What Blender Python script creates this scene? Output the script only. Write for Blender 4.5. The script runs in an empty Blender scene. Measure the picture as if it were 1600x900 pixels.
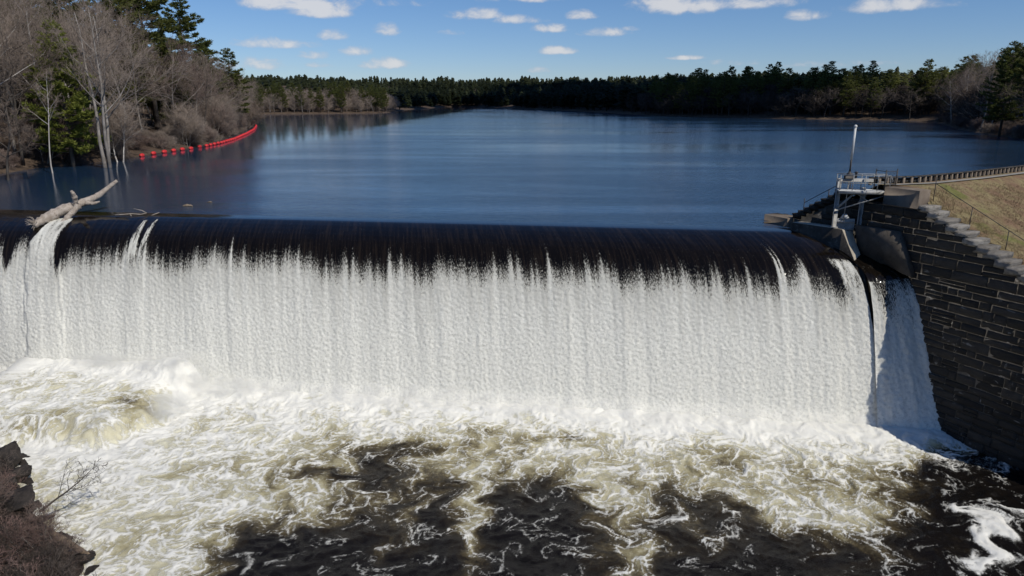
import bpy, math, random
import numpy as np

# ------------------------------------------------------------------ scene, camera, light
S = bpy.context.scene
COL = S.collection
PITCH = 15.18
FPX = 1080.0
CAM_H = 8.6
cam = bpy.data.cameras.new('camera')
cam_o = bpy.data.objects.new('camera', cam)
COL.objects.link(cam_o)
cam_o.location = (0, 0, CAM_H)
cam_o.rotation_euler = (math.radians(90 - PITCH), 0, 0)
cam.sensor_width = 36.0
cam.lens = FPX / 1600 * 36
cam.clip_start = 0.5
cam.clip_end = 20000
S.camera = cam_o

SUN = np.array([0.88, -0.8, 1.27]); SUN /= np.linalg.norm(SUN)
sun_el = math.asin(SUN[2]); sun_az = math.atan2(SUN[0], SUN[1])
sl = bpy.data.lights.new('sun', 'SUN')
sl.energy = 3.6; sl.angle = math.radians(0.5); sl.color = (1.0, 0.95, 0.855)
so = bpy.data.objects.new('sun', sl); COL.objects.link(so)
from mathutils import Vector
so.rotation_euler = Vector(SUN).to_track_quat('Z', 'Y').to_euler()
so.location = (60, -40, 80)

S.view_settings.view_transform = 'Standard'
S.view_settings.look = 'None'
S.view_settings.exposure = 0.0
S.view_settings.gamma = 1.0
S.view_settings.use_curve_mapping = False
S.cycles.max_bounces = 6
S.cycles.volume_bounces = 5
S.cycles.transparent_max_bounces = 8


class NT:
    """small node-tree writer"""
    def __init__(self, tree):
        self.t = tree; self.n = tree.nodes; self.n.clear()

    def add(self, typ, ins=None, **props):
        nd = self.n.new(typ)
        for k, v in props.items():
            setattr(nd, k, v)
        for k, v in (ins or {}).items():
            self.put(nd.inputs[k], v)
        return nd

    def put(self, sock, v):
        if isinstance(v, bpy.types.NodeSocket):
            self.t.links.new(v, sock)
        elif isinstance(v, bpy.types.Node):
            self.t.links.new(v.outputs[0], sock)
        else:
            if hasattr(sock.default_value, '__len__') and not hasattr(v, '__len__'):
                v = [v] * len(sock.default_value)
            if hasattr(sock.default_value, '__len__') and len(sock.default_value) == 4 and len(v) == 3:
                v = (*v, 1)
            sock.default_value = v

    def math(self, op, a, b=0.0, c=0.0, clamp=False):
        nd = self.n.new('ShaderNodeMath'); nd.operation = op; nd.use_clamp = clamp
        self.put(nd.inputs[0], a); self.put(nd.inputs[1], b); self.put(nd.inputs[2], c)
        return nd.outputs[0]

    def noise(self, vec, scale, detail=4, rough=0.55, dist=0.0):
        nd = self.add('ShaderNodeTexNoise', {'Scale': scale, 'Detail': detail, 'Roughness': rough, 'Distortion': dist})
        if vec is not None: self.put(nd.inputs['Vector'], vec)
        return nd.outputs['Fac']

    def smooth(self, x, lo, hi, a=0.0, b=1.0):
        nd = self.n.new('ShaderNodeMapRange'); nd.interpolation_type = 'SMOOTHSTEP'
        for i, v in enumerate((x, lo, hi, a, b)): self.put(nd.inputs[i], v)
        return nd.outputs[0]

    def mix(self, f, a, b):
        nd = self.n.new('ShaderNodeMix'); nd.data_type = 'RGBA'
        self.put(nd.inputs[0], f); self.put(nd.inputs[6], a); self.put(nd.inputs[7], b)
        return nd.outputs[2]

    def mapping(self, vec, scale=(1, 1, 1), rot=(0, 0, 0)):
        nd = self.add('ShaderNodeMapping', {'Vector': vec, 'Scale': scale, 'Rotation': rot})
        return nd.outputs[0]


# ------------------------------------------------------------------ sky
world = bpy.data.worlds.new('World'); S.world = world; world.use_nodes = True
w = NT(world.node_tree)
sky = w.add('ShaderNodeTexSky', sky_type='NISHITA', sun_disc=False)
sky.sun_elevation = sun_el; sky.sun_rotation = sun_az
sky.air_density = 0.9; sky.dust_density = 0.05; sky.ozone_density = 2.2; sky.altitude = 100
tc = w.add('ShaderNodeTexCoord')
sep = w.add('ShaderNodeSeparateXYZ', {0: tc.outputs['Generated']})
az = w.math('ARCTAN2', sep.outputs[0], sep.outputs[1])
el = w.math('ARCSINE', sep.outputs[2])
comb = w.add('ShaderNodeCombineXYZ', {0: az, 1: w.math('MULTIPLY', el, 1.7), 2: 0.0})
n1 = w.noise(comb.outputs[0], 26, 5, 0.62, 0.3)
n2 = w.noise(comb.outputs[0], 9, 2, 0.5)
# small fair-weather clouds: direction (pixel of the photograph turned into azimuth / elevation), half sizes in pixels
CL = [(470, 8, 84, 15, 1.2), (500, 20, 44, 11, 1.15), (745, 25, 44, 11, 1), (520, 58, 22, 9, .9), (605, 48, 20, 11, .9), (432, 70, 54, 10, 1.0),
      (557, 82, 22, 10, 1.0), (600, 101, 38, 10, .95), (908, 25, 22, 9, .9), (862, 46, 28, 8, .95), (940, 53, 42, 8, .95), (985, 46, 14, 5, .6),
      (870, 81, 30, 7, 1.0), (842, 111, 18, 6, 1.0), (1070, 10, 70, 17, 1.1), (1150, 8, 70, 12, 1), (1258, 27, 28, 9, .95), (1400, 10, 58, 12, 1.05),
      (1070, 91, 24, 4, .8), (405, 103, 46, 10, .8), (490, 88, 24, 8, .85), (700, 52, 18, 5, .5), (1300, 100, 60, 5, .35), (1140, 100, 40, 4, .3),
      (620, 6, 40, 7, .6), (800, 32, 50, 8, .75), (820, -2, 60, 9, .8), (500, 102, 18, 6, .8)]
p_ = math.radians(PITCH)
def ray(px, py):
    xr = (px - 800) / FPX; up = -(py - 450) / FPX
    return np.array([xr, math.cos(p_) + up * math.sin(p_), -math.sin(p_) + up * math.cos(p_)])
cov = None
for (cx, cy, a, b, k) in CL:
    r = ray(cx, cy); a0 = math.atan2(r[0], r[1]); e0 = math.atan2(r[2], math.hypot(r[0], r[1]))
    dx = w.math('MULTIPLY', w.math('SUBTRACT', az, a0), FPX / (a * 1.25))
    dy = w.math('MULTIPLY', w.math('SUBTRACT', el, e0), FPX / (b * 1.25))
    dyn = w.math('MULTIPLY', w.math('MINIMUM', dy, 0.0), 0.9)      # flatter base
    dy2 = w.math('ADD', dy, dyn)
    d = w.math('ADD', w.math('MULTIPLY', dx, dx), w.math('MULTIPLY', dy2, dy2))
    m = w.math('MULTIPLY', w.math('SUBTRACT', 1.0, d), k)
    cov = m if cov is None else w.math('MAXIMUM', cov, m)
cov = w.math('MAXIMUM', cov, -1.0)
# the rest of the sky carries the same scattered cumulus, on a plane high above
zz = w.math('MAXIMUM', sep.outputs[2], 0.12)
pl = w.add('ShaderNodeCombineXYZ', {0: w.math('DIVIDE', sep.outputs[0], zz), 1: w.math('DIVIDE', sep.outputs[1], zz), 2: 0.0})
gen = w.noise(pl.outputs[0], 1.6, 5, 0.6)
gen = w.math('MULTIPLY', w.smooth(gen, 0.64, 0.78), w.smooth(el, 0.16, 0.26))
dens = w.math('ADD', cov, w.math('MULTIPLY', w.math('SUBTRACT', n1, 0.50), 3.0))
dens = w.math('ADD', dens, w.math('MULTIPLY', w.math('SUBTRACT', n2, 0.5), 0.8))
mask = w.math('MAXIMUM', w.math('MULTIPLY', w.smooth(dens, 0.0, 1.15), 0.80), w.math('MULTIPLY', gen, 0.7))
cc = w.mix(w.smooth(dens, 0.1, 1.3), (5.2, 5.6, 6.5), (8.2, 8.1, 8.1))
hue = w.add('ShaderNodeHueSaturation', {'Saturation': 1.12, 'Value': 1.0, 'Color': sky.outputs[0]})
# a clear dry spring sky: deeper than the model's pale horizon
tint = w.add('ShaderNodeMix', data_type='RGBA', blend_type='MULTIPLY')
w.put(tint.inputs[0], 1.0); w.put(tint.inputs[6], hue.outputs[0]); w.put(tint.inputs[7], w.mix(w.smooth(el, 0.0, 0.22), (0.63, 0.74, 1.0), (0.66, 0.80, 1.0)))
bg = w.add('ShaderNodeBackground', {'Color': w.mix(mask, tint.outputs[2], cc), 'Strength': 0.088})
out = w.add('ShaderNodeOutputWorld', {'Surface': bg.outputs[0]})


# ------------------------------------------------------------------ small maths
def onz(px, py, z=0.0):
    r = ray(px, py); t = (z - CAM_H) / r[2]
    return r * t + np.array([0, 0, CAM_H])

def onplane(px, py, P0, g):
    nn = np.array([g[1], -g[0], 0]); r = ray(px, py); C = np.array([0, 0, CAM_H])
    return C + r * (np.dot(nn, np.array(P0) - C) / np.dot(nn, r))

def aty(px, py, y):
    r = ray(px, py); return r * (y / r[1]) + np.array([0, 0, CAM_H])

def sstep(x, a, b):
    t = np.clip((x - a) / (b - a), 0, 1); return t * t * (3 - 2 * t)

def _hash(ix, iy, seed):
    h = (ix.astype(np.int64) * 374761393 + iy.astype(np.int64) * 668265263 + seed * 974634777) & 0xffffffff
    h = ((h ^ (h >> 13)) * 1274126177) & 0xffffffff
    h = ((h ^ (h >> 16)) * 2246822519) & 0xffffffff
    return ((h ^ (h >> 15)) & 0xffffff) / float(0x1000000)

def vnoise(x, y, seed=0):
    """smooth gradient noise, about -0.7 .. 0.7"""
    ix = np.floor(x); iy = np.floor(y); fx = x - ix; fy = y - iy
    u = fx * fx * fx * (fx * (fx * 6 - 15) + 10); v = fy * fy * fy * (fy * (fy * 6 - 15) + 10)
    def g(dx, dy):
        a = _hash(ix + dx, iy + dy, seed) * 2 * np.pi
        return np.cos(a) * (fx - dx) + np.sin(a) * (fy - dy)
    a = g(0, 0); b = g(1, 0); c = g(0, 1); d = g(1, 1)
    return (a + (b - a) * u) * (1 - v) + (c + (d - c) * u) * v

def fbm(x, y, oct=4, seed=0, gain=0.5, lac=2.03):
    s = 0; a = 1.0
    for i in range(oct):
        s = s + a * vnoise(x, y, seed + i * 17); x = x * lac + 3.1; y = y * lac + 7.7; a *= gain
    return s

def voro(x, y, seed=0):
    """distance to the border between the two nearest cells (F2 - F1)"""
    ix = np.floor(x); iy = np.floor(y)
    f1 = np.full(x.shape, 9.0); f2 = np.full(x.shape, 9.0)
    for dx in (-1, 0, 1):
        for dy in (-1, 0, 1):
            cx = ix + dx; cy = iy + dy
            px = cx + _hash(cx, cy, seed); py = cy + _hash(cx, cy, seed + 5)
            d = np.sqrt((px - x) ** 2 + (py - y) ** 2)
            f2 = np.where(d < f1, f1, np.minimum(f2, d)); f1 = np.minimum(f1, d)
    return f2 - f1

# ------------------------------------------------------------------ mesh helpers
def mk(name, V, F, mat=None, parent=None, attrs=None, smooth=False, link=True):
    """V (n,3); F an (m,k) array or a list of such arrays / of tuples"""
    me = bpy.data.meshes.new(name)
    V = np.asarray(V, dtype=np.float32)
    if not isinstance(F, list): F = [F]
    if F and not isinstance(F[0], np.ndarray): F = [np.asarray([f]) for f in F]
    F = [f for f in F if len(f)]
    loops = np.concatenate([f.ravel() for f in F]).astype(np.int32)
    cnt = np.concatenate([np.full(len(f), f.shape[1]) for f in F]).astype(np.int32)
    st = np.zeros(len(cnt), np.int32); st[1:] = np.cumsum(cnt)[:-1]
    me.vertices.add(len(V)); me.vertices.foreach_set('co', V.ravel())
    me.loops.add(len(loops)); me.loops.foreach_set('vertex_index', loops)
    me.polygons.add(len(cnt)); me.polygons.foreach_set('loop_start', st); me.polygons.foreach_set('loop_total', cnt)
    me.update(calc_edges=True)
    for k, v in (attrs or {}).items():
        if v.ndim == 2:
            at = me.attributes.new(k, 'FLOAT_VECTOR', 'POINT'); at.data.foreach_set('vector', v.astype(np.float32).ravel())
        else:
            at = me.attributes.new(k, 'FLOAT', 'POINT'); at.data.foreach_set('value', v.astype(np.float32).ravel())
    if smooth: me.polygons.foreach_set('use_smooth', np.ones(len(cnt), bool))
    me.validate()
    if mat: me.materials.append(mat)
    o = bpy.data.objects.new(name, me)
    if link: COL.objects.link(o)
    if parent: o.parent = parent
    return o

def inst(name, me, parent=None, loc=(0, 0, 0), rot=(0, 0, 0), sc=(1, 1, 1)):
    o = bpy.data.objects.new(name, me); COL.objects.link(o)
    o.location = loc; o.rotation_euler = rot; o.scale = sc
    if parent: o.parent = parent
    return o

def tag(o, label=None, cat=None, group=None, kind=None):
    if label: o['label'] = label
    if cat: o['category'] = cat
    if group: o['group'] = group
    if kind: o['kind'] = kind
    return o

def thing(name, label, cat, loc=(0, 0, 0), rotz=0.0, group=None):
    o = bpy.data.objects.new(name, None); COL.objects.link(o)
    o.location = loc; o.rotation_euler = (0, 0, rotz); o.empty_display_size = 0.3
    return tag(o, label, cat, group)

def grid_faces(nu, nv):
    i = np.arange(nu * nv).reshape(nu, nv)
    return np.stack([i[:-1, :-1], i[1:, :-1], i[1:, 1:], i[:-1, 1:]], -1).reshape(-1, 4)

class Geo:
    """collects boxes, tubes and prisms into one mesh"""
    def __init__(self): self.V = []; self.F = []; self.n = 0
    def put(self, V, F):
        V = np.asarray(V, float); self.V.append(V)
        for f in F: self.F.append(np.asarray(f, dtype=np.int64) + self.n)
        self.n += len(V)
    def box(self, c, size, ax=None, bev=0.0):
        """ax: rows are the box's unit axes"""
        ax = np.eye(3) if ax is None else np.asarray(ax, float)
        h = np.asarray(size, float) / 2
        if bev <= 0:
            q = np.array([(x, y, z) for x in (-1, 1) for y in (-1, 1) for z in (-1, 1)], float) * h
            F = [np.array([[0, 1, 3, 2], [4, 6, 7, 5], [0, 4, 5, 1], [2, 3, 7, 6], [0, 2, 6, 4], [1, 5, 7, 3]])]
        else:
            b = min(bev, *(h * .9)); pts = []; idx = {}
            for x in (-1, 1):
                for y in (-1, 1):
                    for z in (-1, 1):
                        for k in range(3):
                            p = [(h[j] - (0 if j == k else b)) * (x, y, z)[j] for j in range(3)]
                            idx[(x, y, z, k)] = len(pts); pts.append(p)
            q = np.array(pts); F4 = []; F3 = []
            for k in range(3):
                a, b2 = [j for j in range(3) if j != k]
                for s in (-1, 1):
                    def key(i, j):
                        t = [0, 0, 0]; t[k] = s; t[a] = i; t[b2] = j; return (*t, k)
                    f = [idx[key(-1, -1)], idx[key(1, -1)], idx[key(1, 1)], idx[key(-1, 1)]]
                    F4.append(f)
                for i in (-1, 1):
                    for j in (-1, 1):
                        def key2(s, kk):
                            t = [0, 0, 0]; t[k] = s; t[a] = i; t[b2] = j; return (*t, kk)
                        F4.append([idx[key2(-1, a)], idx[key2(1, a)], idx[key2(1, b2)], idx[key2(-1, b2)]])
            for x in (-1, 1):
                for y in (-1, 1):
                    for z in (-1, 1): F3.append([idx[(x, y, z, k)] for k in range(3)])
            F = [np.array(F4), np.array(F3)]
        self.put(np.asarray(c) + q @ ax, F)
        return self
    def bar(self, a, b, wx, wy=None, up=(0, 0, 1), bev=0.0):
        a = np.asarray(a, float); b = np.asarray(b, float); d = b - a; L = np.linalg.norm(d); d = d / L
        up = np.asarray(up, float)
        if abs(np.dot(up, d)) > .95: up = np.array([0, 1.0, 0])
        s = np.cross(d, up); s /= np.linalg.norm(s); u = np.cross(s, d)
        return self.box((a + b) / 2, (L, wx, wy or wx), np.array([d, s, u]), bev)
    def tube(self, P, R, sides=6, cap=True):
        P = np.asarray(P, float); R = np.broadcast_to(np.asarray(R, float), (len(P),)); n = len(P)
        T = np.gradient(P, axis=0); T /= np.linalg.norm(T, axis=1)[:, None] + 1e-9
        ref = np.array([0.31, 0.87, 0.38]) if abs(T[0] @ np.array([0, 0, 1.])) > .8 else np.array([0, 0, 1.])
        A = np.cross(T, ref); A /= np.linalg.norm(A, axis=1)[:, None] + 1e-9; B = np.cross(T, A)
        th = np.arange(sides) * 2 * np.pi / sides
        V = P[:, None] + R[:, None, None] * (np.cos(th)[None, :, None] * A[:, None] + np.sin(th)[None, :, None] * B[:, None])
        i = np.arange(n * sides).reshape(n, sides); j = np.roll(i, -1, 1)
        F = [np.stack([i[:-1], j[:-1], j[1:], i[1:]], -1).reshape(-1, 4)]
        if cap and sides > 2: F += [i[0][::-1][None], i[-1][None]]
        self.put(V.reshape(-1, 3), F); return self
    def prism(self, poly, lo, hi):
        """poly: (n,2|3) outline; extruded from +lo to +hi (3-vectors)"""
        P = np.asarray(poly, float); n = len(P)
        V = np.concatenate([P + np.asarray(lo), P + np.asarray(hi)])
        i = np.arange(n); j = np.roll(i, -1)
        self.put(V, [np.stack([i, j, j + n, i + n], -1), i[::-1][None], (i + n)[None]]); return self
    def lathe(self, c, prof, sides=12, axis=(0, 0, 1)):
        ax = np.asarray(axis, float); ax /= np.linalg.norm(ax)
        ref = np.array([1., 0, 0]) if abs(ax[0]) < .8 else np.array([0, 1., 0])
        a = np.cross(ax, ref); a /= np.linalg.norm(a); b = np.cross(ax, a)
        th = np.arange(sides) * 2 * np.pi / sides; V = []
        for r, z in prof: V.append(np.asarray(c) + ax * z + r * (np.cos(th)[:, None] * a + np.sin(th)[:, None] * b))
        n = len(prof); i = np.arange(n * sides).reshape(n, sides); j = np.roll(i, -1, 1)
        self.put(np.concatenate(V), [np.stack([i[:-1], j[:-1], j[1:], i[1:]], -1).reshape(-1, 4), i[0][::-1][None], i[-1][None]]); return self
    def arrays(self):
        by = {}
        for f in self.F: by.setdefault(f.shape[1], []).append(f)
        return np.concatenate(self.V), [np.concatenate(v) for v in by.values()]
    def build(self, name, mat, parent=None, smooth=False, link=True):
        V, F = self.arrays(); return mk(name, V, F, mat, parent, smooth=smooth, link=link)

# ------------------------------------------------------------------ materials
def material(name):
    m = bpy.data.materials.new(name); m.use_nodes = True
    return m, NT(m.node_tree)

def finish(t, color, rough=0.7, bump=None, bstr=0.3, bdist=0.05, ior=None, metal=0.0, spec=None):
    b = t.add('ShaderNodeBsdfPrincipled', {'Base Color': color, 'Roughness': rough, 'Metallic': metal})
    if ior: t.put(b.inputs['IOR'], ior)
    if spec is not None: t.put(b.inputs['Specular IOR Level'], spec)
    if bump is not None:
        bn = t.add('ShaderNodeBump', {'Height': bump, 'Strength': bstr, 'Distance': bdist})
        t.put(b.inputs['Normal'], bn.outputs[0])
    t.add('ShaderNodeOutputMaterial', {'Surface': b.outputs[0]})
    return b

def rough_mat(name, c1, c2, scale=3.0, rough=0.85, bscale=20, bstr=0.4, bdist=0.02, c3=None, coord='Object', spec=0.3):
    m, t = material(name)
    co = t.add('ShaderNodeTexCoord').outputs[coord]
    if coord == 'Object':
        oi = t.add('ShaderNodeObjectInfo')
        co = t.add('ShaderNodeVectorMath', {0: co, 1: t.math('MULTIPLY', oi.outputs['Random'], 37.0)}, operation='ADD').outputs[0]
    col = t.mix(t.smooth(t.noise(co, scale, 5, .6), .33, .67), c1, c2)
    if c3: col = t.mix(t.smooth(t.noise(co, scale * 3.3, 4, .65), .55, .72), col, c3)
    finish(t, col, rough, t.noise(co, bscale, 4, .65), bstr, bdist, spec=spec)
    return m

M = {}
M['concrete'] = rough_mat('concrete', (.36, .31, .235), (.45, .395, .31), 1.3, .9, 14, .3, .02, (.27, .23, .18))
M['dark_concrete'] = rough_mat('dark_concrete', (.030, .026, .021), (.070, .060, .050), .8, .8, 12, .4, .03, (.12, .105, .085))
M['brown_concrete'] = rough_mat('brown_concrete', (.16, .125, .095), (.22, .18, .14), .9, .9, 14, .3, .02, (.12, .09, .07))
M['grey_paint'] = rough_mat('grey_paint', (.27, .265, .25), (.38, .375, .36), 3, .55, 30, .1, .005, (.20, .17, .14))
M['white_paint'] = rough_mat('white_paint', (.50, .50, .49), (.62, .62, .60), 3, .45, 30, .05, .005, (.40, .36, .32))
M['dark_steel'] = rough_mat('dark_steel', (.045, .042, .04), (.075, .065, .06), 5, .6, 40, .15, .005)
M['timber'] = rough_mat('timber', (.016, .014, .012), (.032, .028, .024), 3, .85, 30, .3, .01)
M['mortar'] = rough_mat('mortar', (.065, .057, .048), (.13, .115, .095), 1.2, .95, 22, .5, .02, (.30, .28, .25))
m, t = material('ground_soil')
pos = t.add('ShaderNodeNewGeometry').outputs['Position']
base = t.mix(t.smooth(t.noise(pos, .35, 5, .6), .33, .67), (.070, .048, .034), (.115, .082, .058))
base = t.mix(t.smooth(t.noise(pos, 1.3, 5, .7), .52, .70), base, (.05, .038, .028))
sz = t.add('ShaderNodeSeparateXYZ', {0: pos}).outputs[2]
base = t.mix(t.smooth(sz, -5.5, -8.5), base, t.mix(t.smooth(t.noise(pos, 2.2, 5, .7), .4, .65), (.018, .013, .011), (.055, .038, .030)))   # wet soil of the river bank
finish(t, base, .95, t.noise(pos, 3.0, 6, .7), .8, .15, spec=.2)
M['litter'] = m
M['path'] = rough_mat('path', (.24, .22, .19), (.32, .30, .26), 1.0, .95, 20, .3, .02)
M['red_plastic'] = rough_mat('red_plastic', (.50, .020, .022), (.66, .04, .04), 2, .5, 20, .1, .005, (.40, .05, .045))
M['driftwood'] = rough_mat('driftwood', (.30, .25, .205), (.46, .40, .34), 3.0, .85, 14, .9, .06, (.12, .09, .07))
M['log_brown'] = rough_mat('log_brown', (.17, .125, .085), (.25, .19, .13), 2.2, .85, 9, .5, .03)
M['bark_grey'] = rough_mat('bark_grey', (.17, .15, .13), (.30, .27, .245), 1.1, .92, 7, .5, .04)
M['bark_dark'] = rough_mat('bark_dark', (.055, .045, .038), (.10, .085, .072), 1.1, .92, 7, .5, .04)
M['bark_pale'] = rough_mat('bark_pale', (.36, .33, .30), (.47, .44, .41), .8, .9, 7, .3, .02)
M['rock'] = rough_mat('rock', (.016, .013, .012), (.045, .037, .032), 2.2, .7, 9, .9, .12, (.085, .066, .055))

def stone_mat(name, lo, hi, moss):
    m, t = material(name)
    co = t.add('ShaderNodeTexCoord').outputs['Object']; oi = t.add('ShaderNodeObjectInfo')
    rnd = oi.outputs['Random']
    p = t.add('ShaderNodeVectorMath', {0: co, 1: t.math('MULTIPLY', rnd, 41.0)}, operation='ADD').outputs[0]
    base = t.mix(rnd, lo, hi)
    n = t.noise(p, 2.0, 6, .68)
    col = t.mix(t.smooth(n, .40, .70), base, moss)
    col = t.mix(t.smooth(t.noise(p, 1.1, 3, .6), .66, .74), col, (.20, .185, .165))
    wp = t.add('ShaderNodeNewGeometry').outputs['Position']
    st_ = t.math('MULTIPLY', t.smooth(t.noise(t.mapping(wp, (3.2, 3.2, .8)), 1.0, 5, .7), .60, .68), t.smooth(t.noise(wp, .45, 2, .5), .52, .64))
    col = t.mix(t.math('MULTIPLY', st_, .75), col, (.27, .25, .22))           # lime washed out of the joints
    finish(t, col, .85, t.noise(p, 5, 6, .7), .8, .07, spec=.3)
    return m
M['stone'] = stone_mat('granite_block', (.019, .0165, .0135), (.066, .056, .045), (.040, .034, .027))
M['stone_lit'] = stone_mat('sunlit_capstone', (.22, .20, .175), (.33, .305, .27), (.14, .125, .105))  # same granite as the blocks, with sunlight painted in as a paler tone

def foliage_mat(name, c1, c2):
    m, t = material(name)
    oi = t.add('ShaderNodeObjectInfo'); co = t.add('ShaderNodeTexCoord').outputs['Object']
    geo = t.add('ShaderNodeNewGeometry')
    n = t.noise(co, .9, 3, .6)
    k = t.math('ADD', t.math('MULTIPLY', geo.outputs['Random Per Island'], .55), t.math('MULTIPLY', n, .6))
    col = t.mix(t.smooth(k, .15, .95), c1, c2)
    col = t.mix(t.math('MULTIPLY', oi.outputs['Random'], .35), col, (.16, .145, .04))
    b = t.add('ShaderNodeBsdfPrincipled', {'Base Color': col, 'Roughness': .6, 'Specular IOR Level': .25})
    tr = t.add('ShaderNodeBsdfTranslucent', {'Color': col})
    ms = t.add('ShaderNodeMixShader', {0: .40, 1: b.outputs[0], 2: tr.outputs[0]})
    t.add('ShaderNodeOutputMaterial', {'Surface': ms.outputs[0]})
    return m
M['needle'] = foliage_mat('pine_needles', (.060, .078, .019), (.150, .165, .046))
M['needle_light'] = foliage_mat('bright_pine_needles', (.130, .155, .026), (.250, .270, .058))
M['needle_dark'] = foliage_mat('dark_pine_needles', (.012, .020, .010), (.034, .044, .018))

def twig_mat(name, c1, c2):
    m, t = material(name)
    oi = t.add('ShaderNodeObjectInfo'); co = t.add('ShaderNodeTexCoord').outputs['Object']
    k = t.math('ADD', t.math('MULTIPLY', oi.outputs['Random'], .7), t.math('MULTIPLY', t.noise(co, .6, 3, .6), .45))
    finish(t, t.mix(t.smooth(k, .15, .9), c1, c2), .9, spec=.2)
    return m
M['twig'] = twig_mat('bare_twigs', (.132, .100, .080), (.250, .205, .172))
M['twig_dark'] = twig_mat('dark_twigs', (.050, .040, .034), (.110, .090, .078))
M['twig_rust'] = twig_mat('rust_twigs', (.13, .078, .066), (.24, .165, .145))
M['twig_red'] = twig_mat('reddish_twigs', (.10, .066, .056), (.19, .145, .125))

# ------------------------------------------------------------------ plan of the place (metres; lake level z = 0, camera over x = y = 0)
RIV = -11.0
A0 = np.array([-40.735, 54.647]); DD = np.array([.99044, -.13797]); NN = np.array([-.13797, -.99044])   # dam crest line, downstream normal
W0 = np.array([26.29, 37.32]); GW = np.array([.4459, -.8951]); NW = np.array([-.8951, -.4459])          # abutment wall face
def W(s, b, z):
    """point of the abutment wall: s along the face, b back into the bank, z up"""
    p = W0 + GW * s - NW * b; return np.array([p[0], p[1], z])
PIERB = np.array([22.71, 38.81]); GP = np.array([.4285, -.9036])
# spillway profile: horizontal run downstream of the crest line -> height
PR = np.array([[-1.4, .0], [-.6, -.004], [0, -.02], [.35, -.07], [1.0, -.20], [1.7, -.38], [2.4, -.60], [3.0, -.85], [3.55, -1.18], [4.0, -1.6], [4.45, -2.25],
               [4.95, -3.5], [5.45, -5.1], [5.9, -6.8], [6.4, -8.9], [6.95, -11.5]])
_rr = np.linspace(-1.4, 6.95, 400)
def _smooth(v, n=11):
    k = np.ones(n) / n; return np.convolve(np.pad(v, n // 2, mode='reflect', reflect_type='odd'), k, 'valid')
_zz = _smooth(np.interp(_rr, PR[:, 0], PR[:, 1]))
_ss = np.concatenate([[0], np.cumsum(np.hypot(np.diff(_rr), np.diff(_zz)))])

shore = [(-64, 57.2), (-66, 70)]
for q in [(0, 272), (60, 262), (110, 258), (165, 252.5), (185, 249), (222, 244), (262, 238), (310, 229), (352, 216), (385, 203), (398, 195)]:
    shore.append(tuple(onz(*q)[:2]))
shore += [(-104, 268), (-150, 330), (-190, 420)]
for q in [(405, 178.5), (450, 178.2), (520, 177.4), (600, 176.6), (622, 174.5), (640, 171), (700, 167.2), (712, 167.2), (760, 168), (830, 170.5), (900, 174), (1000, 179.5),
          (1100, 183), (1240, 186), (1380, 188), (1455, 190.2), (1475, 195), (1500, 203), (1560, 212), (1605, 219)]:
    shore.append(tuple(onz(*q)[:2]))
shore += [(112, 140), (100, 105), (85, 84)]
par = [W(-7.2 - .12 * b, b, 0)[:2] for b in (60, 40, 20, 8, 0)]
shore += [tuple(p) for p in par] + [tuple(W(-15, 0, 0)[:2]), tuple(W(-15, -1.5, 0)[:2]), (19.3, 46.6)]
shore = np.array(shore)
crest_pts = [tuple(A0 + DD * u + NN * -1.4) for u in (60.6, -23.2)]
lake_poly = np.array([tuple(p) for p in shore[:-1]] + crest_pts)
river_poly = np.array([tuple(A0 + DD * -8 + NN * 6), tuple(A0 + DD * 60 + NN * 6), tuple(W(-1, .4, 0)[:2]), tuple(W(12, .4, 0)[:2]), (48, -5), (60, -120), (-10, -120),
                       (-12, 5), (-17.2, 23.6), (-18.6, 26.2), (-21.9, 28.9), (-25.4, 31.6), (-26.8, 34.2), (-29.6, 36.2), (-34, 37.5), (-40, 40), (-49, 46)])

def sdist(P, poly):
    """signed distance to a polygon, negative inside"""
    P = np.asarray(P, float); d = np.full(len(P), 1e9); inside = np.zeros(len(P), bool); n = len(poly)
    for i in range(n):
        a = poly[i]; b = poly[(i + 1) % n]; ab = b - a
        t = np.clip(((P - a) @ ab) / (ab @ ab + 1e-12), 0, 1)
        d = np.minimum(d, np.hypot(*(P - a - t[:, None] * ab).T))
        c = (a[1] > P[:, 1]) != (b[1] > P[:, 1])
        xi = a[0] + (P[:, 1] - a[1]) / (b[1] - a[1] + 1e-12) * ab[0]
        inside ^= c & (P[:, 0] < xi)
    return np.where(inside, -d, d)

def bank_z(s, b):
    q = s + 5.4 + .12 * b; qu = -7.6 - .12 * b - s
    return 3.4 - .474 * np.maximum(q, 0) - .55 * np.maximum(qu, 0)

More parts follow.
